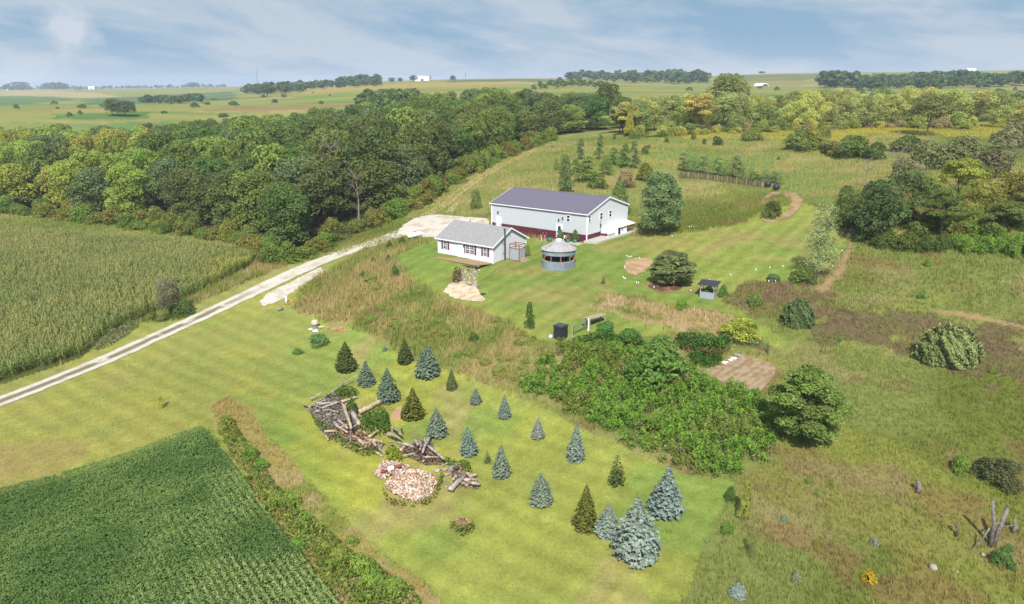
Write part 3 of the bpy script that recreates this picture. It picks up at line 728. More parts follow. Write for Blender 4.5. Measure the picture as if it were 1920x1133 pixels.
# bushes along the foot of the woods
edge = near_far([(-20,402),(60,404),(200,419),(330,437),(430,455),(497,492),(520,503),(560,490),(600,468),(650,446),(715,420),(768,396),(828,356),(898,318),(958,290),(1030,264)])
L = np.r_[0, np.cumsum(np.linalg.norm(np.diff(edge, axis=0), axis=1))]
t = 0
while t < L[-1]:
    x = np.interp(t, L, edge[:, 0]) + rng.normal() * .8; y = np.interp(t, L, edge[:, 1]) + rng.normal() * .8 + 1
    tree('bush', int(rng.integers(4)), (x, y, float(terr(x, y))), 'green bush in the undergrowth at the foot of the woods', 'bush', 'bush', 'bushes along the foot of the woods', rng.uniform(1.8, 5.0), rng.uniform(3.2, 7), (112 + rng.integers(-12, 16), 126 + rng.integers(-14, 10), 52))
    t += rng.uniform(1.4, 2.6)
for (px, x, y, H, W_), lab in zip(DEAD, ('bare grey dead tree sticking out of the woods, left of the other two', 'bare pale dead tree in the woods above the farm track', 'bare tan dead tree at the back of the woods below the far shed', 'bare dead tree at the edge of the woods beside the gravel drive')):
    t = thing('dead_tree', lab, 'dead tree', (x, y, float(terr(x, y))), rng.uniform(0, 6), None, (W_ / 8.4, W_ / 8.4, H / 11.2)); child('trunk', DEADM[int(px) % 2], t)

# ------------------------------------------------------------------ belt of yellowish trees on the hill right
n = 0
for k, px in enumerate(np.linspace(1150, 1935, 62)):
    px = px + rng.uniform(-6, 6); Y = rng.uniform(224, 262); x, y, z = at_dist(px, Y)
    tpx = project(x, y, z)
    yel = .5 + .5 * math.sin(px / 70.)
    r = rng.random()
    if r < .5: col, lab = (168 + rng.integers(-8, 10), 168 + rng.integers(-8, 8), 84), 'yellow-green feathery tree in the belt of trees on the ridge'
    elif r < .8: col, lab = (146, 154, 84), 'olive feathery tree in the belt of trees on the ridge'
    else: col, lab = (120, 136, 72), 'dark green tree in the belt of trees on the ridge'
    tree('locust' if rng.random() < .3 else 'hedge', int(rng.integers(4)), (x, y, z), lab, 'tree', 'locust_tree', lab.split(' tree')[0] + ' trees on the ridge', rng.uniform(8, 11.5), rng.uniform(8.5, 12), col)
for k in range(58):
    px = rng.uniform(1165, 1930); x, y, z = at_dist(px, rng.uniform(219, 226))
    tree('bush', int(rng.integers(4)), (x, y, z), 'low bush under the belt of trees on the ridge', 'bush', 'bush', 'bushes under the ridge trees', rng.uniform(1.5, 4.2), rng.uniform(3, 6.5), [(136,146,66),(162,160,68),(112,126,60),(148,134,92)][int(rng.integers(4))])
def ridge_tree(px, base, top, wd, Y, kind, col, lab):
    x, y, z = at_dist(px, Y); m, c = mpp(np.array([x, y, z])); zt = CAMZ + rays(px, top)[2] / rays(px, top)[1] * Y
    return tree(kind, int(rng.integers(3)), (x, y, z), lab, 'tree', 'tree', None, max(zt - z, 3), wd * m, col)
ridge_tree(1337, 0, 133, 96, 262, 'oak', (128,136,70), 'large round grey-green tree rising above the belt of ridge trees')
ridge_tree(1905, 0, 158, 60, 245, 'oak', (92,98,50), 'dark tree with orange tinge at the right end of the ridge belt')
ridge_tree(1690, 0, 176, 96, 200, 'locust', (112,118,66), 'dark open-crowned tree standing in front of the ridge belt')
ridge_tree(1155, 0, 183, 50, 246, 'oak', (96,106,56), 'dark upright tree where the woods meet the ridge belt')
ridge_tree(1166, 0, 208, 20, 228, 'poplar', (168,164,52), 'slim bright yellow tree at the corner of the woods')

# ------------------------------------------------------------------ wooded patch at the right edge
for a in ((1640,455,330,110,'oak',(86,104,58),'dark blue-green tree at the left front of the right-hand thicket'),(1705,432,318,100,'locust',(98,114,60),'dark layered tree in the middle of the right-hand thicket'),
          (1790,398,292,112,'locust',(140,144,54),'yellow-green flat-topped tree with a forked dark trunk'),(1765,446,350,90,'locust',(104,118,52),'green layered tree low in the front of the right-hand thicket'),
          (1840,432,335,96,'locust',(138,136,60),'yellowish tree right of the forked trunk'),(1890,428,318,90,'locust',(132,128,58),'yellow-olive tree at the right frame edge, above the bright bushes'),
          (1878,446,372,80,'locust',(106,118,60),'dark green spreading tree behind the bright bushes'),(1928,440,340,90,'locust',(112,112,56),'olive tree cut by the right frame edge'),
          (1580,430,345,56,'poplar',(102,120,60),'green upright tree beside the trail left of the right-hand thicket'),(1610,300,235,56,'bush',(112,124,56),'x'),):
    px, base, top, wd, kind, col, lab = a
    if lab != 'x': px_tree(kind, int(rng.integers(3)), px, base, top, wd, lab, col)
for px, base, top, wd, lab in ((1622,350,292,40,'leaning bare tree, white trunk, left of the right-hand thicket'),(1675,365,270,56,'bare white-barked tree above the right-hand thicket'),(1893,330,262,90,'bare silvery tree by the right frame edge')):
    p = w1(px, base); m, c = mpp(p); t = thing('dead_tree', lab, 'dead tree', p, rng.uniform(0, 6), None, (wd * m / 8.4, wd * m / 8.4, (base - top) * m / c / 11.2)); child('trunk', DEADM[int(px) % 2], t)
g1 = 'bushes on the terrace bank at right'
for px, base, top, wd, col in ((1500,282,236,70,(112,126,58)),(1540,282,232,44,(126,136,60)),(1600,296,248,84,(98,116,52)),(1640,300,262,50,(84,104,48)),(1700,285,250,70,(96,110,56)),(1740,318,256,100,(116,120,76)),(1800,312,250,110,(118,122,78)),(1860,330,275,90,(108,104,70)),(1410,264,236,44,(118,130,58)),(1345,272,254,28,(84,100,48)),(1560,290,262,60,(120,116,60)),(1895,280,226,80,(124,124,88)),(1830,345,300,70,(104,112,56)),(1700,335,290,80,(124,122,80))):
    px_tree('bush', int(rng.integers(4)), px, base, top, wd, {True: 'brownish leafless-looking bush on the terrace bank at right', False: 'green bush on the terrace bank at right'}[col[0] > col[1]], col, 'bush', 'bush', g1 + (' brown' if col[0] > col[1] else ' green'))
for k in range(20):
    px = 1625 + k * 15.5 + rng.uniform(-6, 6); py = rng.uniform(405, 452)
    px_tree('bush', k % 4, px, py, py - rng.uniform(26, 44), rng.uniform(42, 70), 'dark green bush in the undergrowth of the right-hand thicket', (108 + rng.integers(-8, 20), 124 + rng.integers(-6, 10), 50), 'bush', 'bush', 'undergrowth of the right-hand thicket')
for k in range(13):
    px = 1790 + k * 12 + rng.uniform(-4, 4); px_tree('bush', k % 4, px, 470 + k * .9 + rng.uniform(-10, 6), 438 + rng.uniform(-8, 6), 36, 'bright green bush in the row below the right-hand thicket', (112, 140, 50), 'bush', 'bush', 'bright bushes below the thicket')
for k, (px, base, wd) in enumerate(((1620,452,50),(1660,464,60),(1700,470,60),(1735,474,46),(1765,470,40),(1600,420,40))):
    px_tree('bush', k % 4, px, base, base - 38, wd, 'dark bush at the foot of the right-hand thicket', (82 + 6 * (k % 3), 104, 46), 'bush', 'bush', 'dark bushes at the foot of the thicket')

# ------------------------------------------------------------------ trees and saplings around the yard
def T(*a, **k): return px_tree(*a, **k)
T('cotton', 0, 1237, 441, 312, 92, 'big dense green tree beside the right end of the barn', (116,138,86))
T('poplar', 1, 1060, 362, 290, 32, 'slim green tree rising behind the middle of the barn roof', (110,130,72))
T('poplar', 2, 1160, 400, 338, 44, 'light green tree behind the right gable of the barn', (116,136,70))
T('cotton', 1, 1260, 534, 460, 98, 'broad dark oak standing over the mulch bed', (120,128,80))
T('airy', 0, 1533, 525, 375, 84, 'tall thin silvery tree beside the trail', (140,152,98))
T('cotton', 1, 1507, 828, 664, 162, 'tall dark green and yellow tree right of the bramble thicket', (112,132,58))
T('oak', 1, 322, 592, 516, 50, 'small grey-green crooked tree between the corn and the drive', (122,120,90))
T('bush', 1, 345, 590, 556, 44, 'dark bush right of the crooked tree by the drive', (92,114,58), cat='bush', name='bush')
T('bush', 2, 308, 600, 575, 34, 'pale weedy bush at the foot of the crooked tree', (128,134,72), cat='bush', name='bush')
T('poplar', 1, 993, 617, 564, 22, 'young staked tree alone in the middle of the house lawn', (82,112,50))
T('airy', 0, 1131, 533, 518, 12, 'tiny reddish sapling on the house lawn near the bank', (128,104,70))
T('poplar', 1, 302, 765, 738, 14, 'spindly yellow sapling on the mown grass near the soybeans', (176,176,48))
T('poplar', 1, 1396, 975, 898, 30, 'yellow-green sapling with bare stem at the edge of the mown lawn', (152,156,62))
T('airy', 0, 1409, 1046, 988, 24, 'thin half-bare sapling in the rough grass', (132,136,72))
T('bush', 0, 1368, 940, 908, 26, 'dark green bush beside the yellow-green sapling', (84,112,50), cat='bush', name='bush')
T('bush', 3, 1362, 1000, 974, 30, 'small green shrub at the lawn edge below the yellow-green sapling', (104,134,52), cat='bush', name='bush')
T('bush', 1, 1880, 1062, 1014, 44, 'bright green bush below the dead forked trunk', (88,124,60), cat='bush', name='bush')
T('bush', 2, 597, 648, 620, 52, 'feathery green bush in front of the well head', (98,130,72), cat='bush', name='bush')
T('bush', 0, 558, 664, 650, 26, 'small leafy green plant on the lawn left of the well-head bush', (104,136,62), cat='bush', name='bush')
T('bush', 3, 1447, 408, 370, 50, 'low spreading tree inside the loop of dirt track', (96,108,52), cat='bush', name='bush')
T('bush', 1, 1506, 530, 492, 54, 'green bush at the foot of the tall silvery tree', (106,122,56), cat='bush', name='bush')
T('bush', 0, 1450, 526, 510, 34, 'blue-green leafy plant on the low mound above the bank', (98,124,76), cat='bush', name='bush')
T('bush', 2, 1278, 580, 556, 30, 'bright green bush on the straw-coloured bank', (112,146,50), cat='bush', name='bush')
T('bush', 0, 1415, 572, 545, 40, 'green bush beside the open-sided bed shelter', (116,136,60), cat='bush', name='bush')
T('bush', 1, 1355, 556, 530, 24, 'green tuft of leaves right of the bed shelter', (92,128,56), cat='bush', name='bush')
T('bush', 3, 1386, 636, 586, 92, 'wide yellow-green bush at the lower end of the bank', (150,158,52), cat='bush', name='bush')
T('bush', 2, 1135, 630, 596, 50, 'dark ferny green plants beside the bench table', (84,124,58), cat='bush', name='bush')
T('bush', 0, 1180, 640, 608, 60, 'dark ferny green plants between the bench table and the round shrub', (86,122,56), cat='bush', name='bush')
T('bush', 1, 1232, 720, 618, 140, 'large round shrub rising out of the bramble thicket', (96,128,52), cat='shrub', name='shrub')
T('bush', 3, 1090, 660, 638, 46, 'yellow-flowering plant inside the garden fence', (140,152,52), cat='bush', name='bush')
T('bush', 2, 893, 392, 352, 28, 'small round tree between the farm track and the barn', (110,126,62), cat='bush', name='bush')
T('bush', 0, 987, 480, 456, 18, 'green shrub at the back corner of the house', (126,136,52), cat='bush', name='bush')
T('bush', 1, 1872, 900, 845, 110, 'dark shrubby patch at the right frame edge', (86,92,56), cat='bush', name='bush')
gs = 'young trees on the slope behind the barn'
for px, base, top, wd, col in ((1088,300,258,18,(104,128,76)),(1124,300,250,18,(104,126,70)),(1055,326,290,26,(112,134,66)),(1100,340,290,46,(122,140,66)),(1135,330,290,40,(98,126,56)),(1150,310,275,24,(116,138,70)),(1170,314,268,28,(108,130,66)),(1188,318,262,22,(110,128,76)),(1043,320,296,18,(116,138,62)),(1080,330,296,26,(104,128,58)),(1112,352,318,34,(112,136,58)),(1128,356,325,24,(106,132,56))):
    px_tree('airy' if px % 2 else 'sapling', 0, px, base, top, wd, 'young green tree in the clump on the slope behind the barn', col, 'tree', 'sapling', gs)
T('bush', 2, 1172, 352, 316, 44, 'brown twiggy bush on the slope behind the barn', (142,122,86), cat='bush', name='bush')
T('bush', 0, 1210, 340, 302, 38, 'olive bushy tree right of the brown twiggy bush', (112,116,44), cat='bush', name='bush')
gs = 'saplings above the log fence'
for k in range(17):
    px = 1280 + k * 11.5 + rng.uniform(-3, 3); hh = (44 if px < 1400 else 28) * rng.uniform(.7, 1.1)
    px_tree('airy' if k % 3 else 'sapling', 0, px, 322 + k * 1.5, 322 + k * 1.5 - hh, 24, 'light green sapling in the row above the log fence', (130 + rng.integers(-8, 8), 152 + rng.integers(-10, 8), 86), 'tree', 'sapling', gs)
gd = 'dark shrubs dotted over the slope right of the farm track'
for px, base, wd in ((1176,256,18),(1210,290,20),(1250,268,12),(1243,258,16),(1152,262,10),(1320,252,12),(1262,248,10),(1036,278,6),(1300,262,14),(1217,278,8),(1320,270,12),(1460,300,8)):
    px_tree('bush', int(rng.integers(4)), px, base, base - wd * .95, wd, 'small dark shrub dotted on the slope right of the farm track', (92,112,54), 'bush', 'shrub', gd)
gd = 'clumps of weeds on the straw-coloured slope below the house'
for k in range(46):
    px = rng.uniform(650, 1010); py = 470 + (px - 640) * .42 + (rng.uniform(10, 95) if k % 2 else rng.uniform(70, 112))
    if not (830 < px < 925 and py < 585): px_tree('bush', k % 4, px, py, py - rng.uniform(7, 14), rng.uniform(16, 40), 'clump of green weeds on the straw-coloured slope below the house', (136 + rng.integers(-16, 18), 144, 64), 'weed clump', 'weed_clump', gd)
for px, py, wd in ((888,640,22),(742,518,22),(728,490,14),(700,492,12),(680,520,14)): px_tree('bush', 1, px, py, py - wd, wd, 'dark green shrub standing alone on the slope below the house', (84,110,52), 'bush', 'shrub', 'dark shrubs on the slope below the house')
gd = 'green bushes in the strip beside the soybeans'
for px, py, wd in ((425,800,40),(418,812,26),(470,860,40),(490,880,36),(520,950,46),(545,948,44),(572,985,46),(590,1000,36),(640,1060,60),(680,1080,70),(610,1040,50),(700,1110,70),(460,905,30),(560,1030,40),(660,1020,30),(740,1120,60)):
    px_tree('bush', int(rng.integers(4)), px, py, py - wd * .75, wd, 'green bush in the weedy strip beside the soybean field', (124 + rng.integers(-12, 14), 146 + rng.integers(-12, 8), 58), 'bush', 'bush', gd)
gd = 'bushes scattered over the right-hand meadow'
for px, py, wd in ((1515,905,14),(1560,912,12),(1532,930,12),(1728,560,20),(1575,640,12),(1800,885,40),(1740,500,20),(1860,700,16),(1650,615,10),(1720,960,14),(1700,980,12)):
    px_tree('bush', int(rng.integers(4)), px, py, py - wd, wd, 'small green bush in the right-hand meadow', (118,142,56), 'bush', 'bush', gd)

# ------------------------------------------------------------------ conifers
BLUE, LBLUE, DKG, OLV, GRN = (124,140,118), (138,152,128), (92,104,56), (112,116,54), (112,124,72)
for a in ((649,702,637,46,0,DKG,'dark green spruce, leftmost of the planted conifers'),(687,728,673,40,1,BLUE,'grey-blue spruce behind the upper end of the log pile'),
          (728,760,686,48,2,(118,138,110),'blue-green spruce behind the big pale log'),(760,686,631,36,3,DKG,'dark green spruce touching the left side of a large blue one'),
          (802,713,644,57,0,(124,142,116),'broad blue-green spruce, largest in the upper row below the bank'),(847,734,689,27,1,GRN,'small dark green spruce right of the broad blue-green one'),
          (892,761,727,26,2,LBLUE,'small pale blue spruce beside a tuft of dry grass'),(774,792,725,51,3,OLV,'olive green spruce standing next to the pale stump'),
          (819,825,764,46,0,LBLUE,'pale blue spruce just right of the wood piles'),(946,788,737,30,1,(138,156,138),'slender blue spruce right of the small pale one'),
          (880,859,797,36,2,(136,156,136),'blue spruce below the pale one, right of the log heap'),(940,900,832,43,3,LBLUE,'pale blue spruce with a small dark fir at its left'),
          (914,870,843,18,4,GRN,'very small dark fir tucked beside a pale blue spruce'),(1008,826,781,28,0,(158,166,150),'small pale grey spruce alone in the middle of the lawn'),
          (1079,869,788,42,1,(140,158,138),'blue spruce nearest the edge of the bramble thicket'),(1015,952,884,46,3,LBLUE,'pale blue spruce alone low in the middle of the lawn'),
          (1097,1000,908,56,2,OLV,'dark olive spruce left of the three big blue ones'),(1138,1010,943,54,0,(148,164,146),'mid-sized blue spruce squeezed between olive and huge blue one'),
          (1193,1060,934,96,3,(154,168,152),'huge round blue spruce at the bottom, largest of all'),(1247,976,873,80,2,(140,158,146),'large blue spruce at the right end of the lawn'),
          (722,658,641,13,4,LBLUE,'tiny pale spruce seedling at the foot of the bank')):
    spruce(*a)
spruce(1156,914,847,42,4,(92,106,58),'open dark fir with a bare trunk in a ring of wood chips')
for a in ((755,459,443,17,0,(98,112,66),'small dark conifer beside the drive left of the other'),(771,462,444,0,0,BLUE,'')):
    if a[3]: spruce(*a, group=None)
spruce(731,467,449,17,5,(96,110,64),'small dark conifer, lower of the two by the drive', None)
spruce(1470,980,961,18,5,(150,164,124),'little grey-green spruce high in the rough grass', None)
spruce(1639,1024,1002,20,4,(158,172,150),'little blue spruce in the rough grass left of the dead trunks', None)
spruce(1530,1027,1008,17,5,(146,150,58),'little yellow-green spruce in the middle of the rough grass', None)
spruce(1493,1095,1067,21,5,(160,168,128),'little pale green spruce near the bottom edge', None)
spruce(1383,1124,1092,36,3,(158,172,158),'low blue spruce at the bottom edge of the rough grass', None)
spruce(1628,1094,1065,36,4,(206,172,48),'little spruce turned bright yellow', None)
juniper(1495,613,557,56,0,(84,100,58),'dark green cedar bush below the trail', 'cedar_bush', 'cedar')
juniper(1775,684,608,98,0,(112,122,68),'big round juniper bush alone in the right-hand meadow')
# ------------------------------------------------------------------ buildings
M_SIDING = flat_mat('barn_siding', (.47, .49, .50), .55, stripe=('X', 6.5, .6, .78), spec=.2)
M_SIDINGY = flat_mat('barn_siding_gable', (.66, .67, .68), .55, stripe=('Y', 6.5, .6, .78), spec=.2)  # same siding, paler than the front: lightening painted in against the grazing sun
M_WHITE = flat_mat('white_paint', (.70,.70,.70), .5, spec=.2)
M_MAROON = flat_mat('maroon_metal', A(116,52,68) * 1.1, .5, stripe=('X', 6.5, .5, .8))
M_MAROONY = flat_mat('maroon_metal_gable', A(116,52,68) * 1.1, .5, stripe=('Y', 6.5, .5, .8))
M_SHUT = flat_mat('shutter_paint', A(128,56,66), .6)
M_BROOF = flat_mat('purple_grey_metal_roof', A(134,127,142), .7, stripe=('X', 6.5, .5, .9), var=.07, vs=.5, spec=.2)
M_SHING = flat_mat('grey_shingles', A(186,184,180) * 1.05, .9, var=.22, vs=5, c2=A(160,158,158), stripe=('Y', 14, .3, .92), spec=.1)
M_LAP = flat_mat('white_lap_siding', (.66,.66,.67), .6, stripe=('Z', 9, .6, .80), spec=.2)
M_GLASS = flat_mat('window_glass', (.03,.035,.045), .08, spec=.6)
M_DARK = flat_mat('dark_metal', (.03,.03,.033), .55)
M_BLACK = flat_mat('black_plastic', (.022,.022,.026), .45)
M_STOVE = flat_mat('stove_pipe_metal', A(88,92,96), .5, var=.2)
M_CONC = flat_mat('concrete', A(222,212,196), .9, var=.12, vs=1.2)
M_DECK = flat_mat('deck_boards', A(198,160,118), .85, stripe=('Y', 22, .5, .8), var=.15, vs=2)
M_GALV = flat_mat('galvanised_steel', A(176,190,200) * 1.05, .5, var=.16, vs=1.2, stripe=('Z', 16, .6, .88), c2=A(158,170,182))
M_GALVV = flat_mat('galvanised_sheet', A(198,206,212) * 1.1, .5, var=.14, vs=1.4, stripe=('X', 12, .6, .86))
M_BINROOF = flat_mat('rusty_bin_roof', A(200,196,196), .6, var=.12, vs=1.1, c2=A(186,140,120), c2r=(.54, .64))
M_RUSTW = flat_mat('red_brown_timber', A(172,112,84), .85, var=.25)
M_WOOD = flat_mat('weathered_timber', A(196,176,146), .9, var=.2, vs=4)
M_GREYW = flat_mat('grey_log', A(204,192,178) * 1.15, .95, var=.34, vs=3, c2=A(150,136,124))
M_TANW = flat_mat('tan_log', A(220,196,168) * 1.15, .95, var=.3, vs=3, c2=A(176,146,122))
M_ROCK = flat_mat('pale_rock', A(200,188,172), .95, var=.25, vs=2)
M_GROCK = flat_mat('grey_green_rock', A(150,156,144), .9, var=.25, vs=2)
M_TEAL = flat_mat('teal_plastic', A(28,140,110), .5)
M_PINK = flat_mat('pink_plastic', A(236,120,140), .5)
M_RED = flat_mat('red_paint', A(160,62,52), .5)
M_STONE = flat_mat('field_stone', A(212,196,168), .95, var=.3, vs=2.5, c2=A(170,146,124))

ROT = R(-37.5)
class Site:
    """a building's own frame: x along its front, y to the back; origin at the front left corner"""
    def __init__(s, px, py, L, sink=0):
        p = w1(px, py); s.c, s.s = math.cos(ROT), math.sin(ROT); s.z = p[2] - sink
        s.o = np.array([p[0] - L * s.c, p[1] - L * s.s, s.z]); s.L = L
    def to(s, x, y, z): return s.o + np.array([x * s.c - y * s.s, x * s.s + y * s.c, z])
    def px(s, x, y, z): return project(*s.to(x, y, z))[:2]
    def front(s, px, z=1, y=0):
        a, b = 0, s.L
        for _ in range(40):
            m = (a + b) / 2; a, b = (m, b) if s.px(m, y, z)[0] < px else (a, m)
        return a
    def gable(s, px, z=1, D=30):
        a, b = 0, D
        for _ in range(40):
            m = (a + b) / 2; a, b = (m, b) if s.px(s.L, m, z)[0] < px else (a, m)
        return a
def fb(mb, face, L, s0, z0, s1, z1, d0, d1):
    """box on a wall: face 'f' front (y=0) or 'g' right gable (x=L), from depth d0 to d1 outwards"""
    return mb.box(s0, -d1, z0, s1, -d0, z1) if face == 'f' else mb.box(L + d0, s0, z0, L + d1, s1, z1)
def window(par, face, L, s0, s1, z0, z1, split=True, shutters=None, sashes=1):
    b = MB(); w = .07
    for a, c in ((s0 - w, s0), (s1, s1 + w)): fb(b, face, L, a, z0 - w, c, z1 + w, .0, .06)
    fb(b, face, L, s0, z0 - w, s1, z0, 0, .06); fb(b, face, L, s0, z1, s1, z1 + w, 0, .06)
    zm = (z0 + z1) / 2
    for k in range(1, sashes): xm = s0 + (s1 - s0) * k / sashes; fb(b, face, L, xm - .05, z0, xm + .05, z1, 0, .055)
    if split:
        fb(b, face, L, s0, zm - .035, s1, zm + .035, 0.004, .05)
        for k in range(sashes):
            a = s0 + (s1 - s0) * k / sashes; c = s0 + (s1 - s0) * (k + 1) / sashes
            if shutters:
                fb(b, face, L, (a + c) / 2 - .015, z0, (a + c) / 2 + .015, z1, .006, .04)
                for zz in ((z0 + zm) / 2, (zm + z1) / 2): fb(b, face, L, a, zz - .012, c, zz + .012, .008, .042)
    f = b.build('window', M_WHITE, par); g = MB(); fb(g, face, L, s0, z0, s1, z1, .01, .02); g.build('pane', M_GLASS, f)
    if shutters:
        for a, c in shutters:
            q = MB(); fb(q, face, L, a, z0 - .06, c, z1 + .06, 0, .05)
            for k in range(9): zz = z0 + (z1 - z0) * (k + .2) / 9; fb(q, face, L, a + .05, zz, c - .05, zz + .05, .05, .065)
            q.build('shutter', M_SHUT, par)
    return f
def door(par, face, L, s0, s1, z1, glass=False, mat=None):
    b = MB(); fb(b, face, L, s0 - .08, 0, s0, z1 + .08, 0, .06); fb(b, face, L, s1, 0, s1 + .08, z1 + .08, 0, .06); fb(b, face, L, s0, z1, s1, z1 + .08, 0, .06)
    fb(b, face, L, s0, .0, s1, z1, 0, .03)
    for za, zb in ((.15, .75), (1.0 if glass else .9, z1 - .15)):
        if not (glass and za > .9): fb(b, face, L, s0 + .12, za, s1 - .12, zb, .03, .04)
    d = b.build('door', mat or M_WHITE, par)
    h = MB(); fb(h, face, L, s0 + .07, .95, s0 + .14, 1.03, .03, .09); h.build('handle', M_DARK, d)
    if glass: g = MB(); fb(g, face, L, s0 + .2, 1.05, s1 - .2, z1 - .2, .03, .045); g.build('pane', M_GLASS, d)
    return d
def gable_walls(L, D, H, rise, z0, mb=None):
    mb = mb or MB(); return mb.prism([(0, 0, z0), (0, D, z0), (0, D, H), (0, D / 2, H + rise), (0, 0, H)], (L, 0, 0))
def gable_roof(L, D, H, rise, oh, og, th):
    b = MB(); sl = rise / (D / 2)
    for s in (0, 1):
        e = (-oh, H - oh * sl) ; P = [(-og, e[0], e[1] + .03), (-og, D / 2, H + rise + .03), (-og, D / 2, H + rise + .03 + th), (-og, e[0], e[1] + .03 + th)]
        if s: P = [(x, D - y, z) for x, y, z in P]
        b.prism(P, (L + 2 * og, 0, 0))
    return b

# --- the barn
BL, BD, BH, BR = 18.4, 12.2, 4.2, 1.85
BS = Site(1100, 453.6, BL)
barn = thing('barn', 'long pale grey metal barn with maroon base and purple-grey roof', 'barn', BS.o, ROT)
# wall panels: gable_walls is one closed body, with the maroon skirt set slightly proud
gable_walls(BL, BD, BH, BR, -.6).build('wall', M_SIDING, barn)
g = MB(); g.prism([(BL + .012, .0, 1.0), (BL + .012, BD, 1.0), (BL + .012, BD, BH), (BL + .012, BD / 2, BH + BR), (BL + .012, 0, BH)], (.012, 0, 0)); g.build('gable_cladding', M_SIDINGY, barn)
b = MB(); b.box(.1, -.03, -.5, BL - .1, 0, 1.02); b.build('wainscot', M_MAROON, barn)
b = MB(); b.box(BL, .1, -.5, BL + .03, BD - .1, 1.02); b.build('wainscot', M_MAROONY, barn)
gable_roof(BL, BD, BH, BR, .25, .22, .06).build('roof', M_BROOF, barn)
t = MB()
for x, y in ((-.03, -.05), (BL - .1, -.05), (BL - .1, BD - .08), (-.03, BD - .08)): t.box(x, y, -.5, x + .14, y + .14, BH - .02)
sl = BR / (BD / 2)
for x in (-.26, BL + .225):
    for s in (0, 1):
        P = [(x, -.27, BH - .27 * sl - .10), (x, BD / 2, BH + BR - .10), (x, BD / 2, BH + BR + .115), (x, -.27, BH - .27 * sl + .115)]
        t.prism([(q[0], q[1] if not s else BD - q[1], q[2]) for q in P], (.035, 0, 0))
t.box(-.22, -.295, BH - .27 * sl - .06, BL + .22, -.255, BH - .27 * sl + .06)
t.build('trim', M_WHITE, barn)
r = MB(); r.prism([(-.22, BD / 2 - .2, BH + BR + .05), (-.22, BD / 2, BH + BR + .13), (-.22, BD / 2 + .2, BH + BR + .05)], (BL + .44, 0, 0)); r.build('ridge_cap', M_BROOF, barn)
a0, a1 = BS.front(931), BS.front(937); door(barn, 'f', BL, a0, a0 + .95, 2.05)
c0 = BS.front(1044); door(barn, 'f', BL, c0, c0 + .95, 2.05, True)
w0 = BS.front(1062.9, 3.2); window(barn, 'f', BL, w0, w0 + .55, 2.75, 3.65)
for px, wd in ((1103.6, .5), (1124.6, .75), (1141.6, .75)): y0 = BS.gable(px, 3.4); window(barn, 'g', BL + .024, y0, y0 + wd, 2.95, 3.85)
for s in (a0 + .3, c0 + .3, c0 + 1.0): q = MB(); fb(q, 'f', BL, s, 2.6 if s != c0 + 1.0 else 2.95, s + .14, 2.95 if s != c0 + 1.0 else 3.3, 0, .2); q.build('wall_lamp', M_DARK, barn)
y0 = BS.gable(1125.2, 1.5); q = MB(); q.tube([(BL + .06, y0, 1.0), (BL + .06, y0, 2.7)], .03, 6); fb(q, 'g', BL, y0 - .12, 1.7, y0 + .12, 2.2, .02, .16); q.build('meter_box', M_STOVE, barn)
# pad and path of concrete
def flat_pad(name, corners, th, mat=M_CONC, site=BS, zb=-.4):
    b = MB(); b.prism([site.to(x, y, th) for x, y in corners], (0, 0, zb - th)); o = b.build(name, mat); return tag(o, kind='structure')
PADZ = max(float(terr(*BS.to(BL + 2, yy, 0)[:2])) for yy in (0, 6, 12)) - BS.z + .06
flat_pad('concrete_pad', [(BL + .04, -.9), (BL + 2.2, -.5), (BL + 2.5, 13.6), (BL + .04, 13.6)], PADZ)
strip('concrete_path', [(1010,443.5),(1040,450),(1070,456.5),(1098,462)], [1.3] * 4, lambda X, Y, s, t: np.broadcast_to(A(214,200,170), X.shape + (3,)), .07)
# hen house and hutch against the gable
def lean_box(name, label, cat, y0, y1, x1, zl, zh, run=None):
    t = thing(name, label, cat, BS.to(BL + .05, y0, PADZ), ROT); D = y1 - y0
    b = MB(); b.prism([(.0, .0, 0), (x1, 0, 0), (x1, 0, zl), (0, 0, zh)], (0, run or D, 0)); b.build('wall', M_WHITE, t)
    s = (zh - zl) / x1; b = MB(); b.prism([(-.0, -.08, zh + .02), (x1 + .2, -.08, zl - .2 * s + .02), (x1 + .2, -.08, zl - .2 * s + .07), (-.0, -.08, zh + .07)], (0, D + .16, 0)); b.build('roof', M_WHITE, t)
    return t
ya, yb, yc = BS.gable(1126, .5), BS.gable(1139, .5), BS.gable(1171, .5)
hutch = lean_box('rabbit_hutch', 'low white-lidded hutch with maroon end against the barn gable', 'hutch', ya, yb - .1, 1.25, .45, .85)
q = MB(); q.box(.02, -.02, .05, 1.2, -.004, .44); q.build('end_panel', M_MAROONY, hutch)
coop = lean_box('chicken_coop', 'white hen house with flat white roof and wire run on the concrete pad', 'hen house', yb + .05, yc, 1.7, 1.15, 1.45, (yc - yb) * .55)
rl = (yc - yb) * .55
q = MB(); q.box(1.70, .25, .0, 1.73, .85, 1.0); q.build('doorway', flat_mat('dark_maroon', A(70,26,34), .8), coop)
q = MB(); q.box(1.70, 1.2, .55, 1.73, 1.75, .9); q.build('window', M_GALVV, coop)
q = MB(); 
for k in range(5):
    y = rl + (yc - yb - rl) * (k + 1) / 5 - .06; q.box(1.62, y, 0, 1.68, y + .06, 1.12)
q.box(1.625, rl, .5, 1.675, yc - yb, .55); q.build('run_post', M_RUSTW, coop)
q = MB()
for k in range(24): y = rl + (yc - yb - rl) * k / 24; q.box(1.645, y, .0, 1.652, y + .007, 1.12)
for k in range(9): q.box(1.646, rl, .12 * k + .1, 1.653, yc - yb, .12 * k + .107)
q.build('wire_netting', M_STOVE, coop)

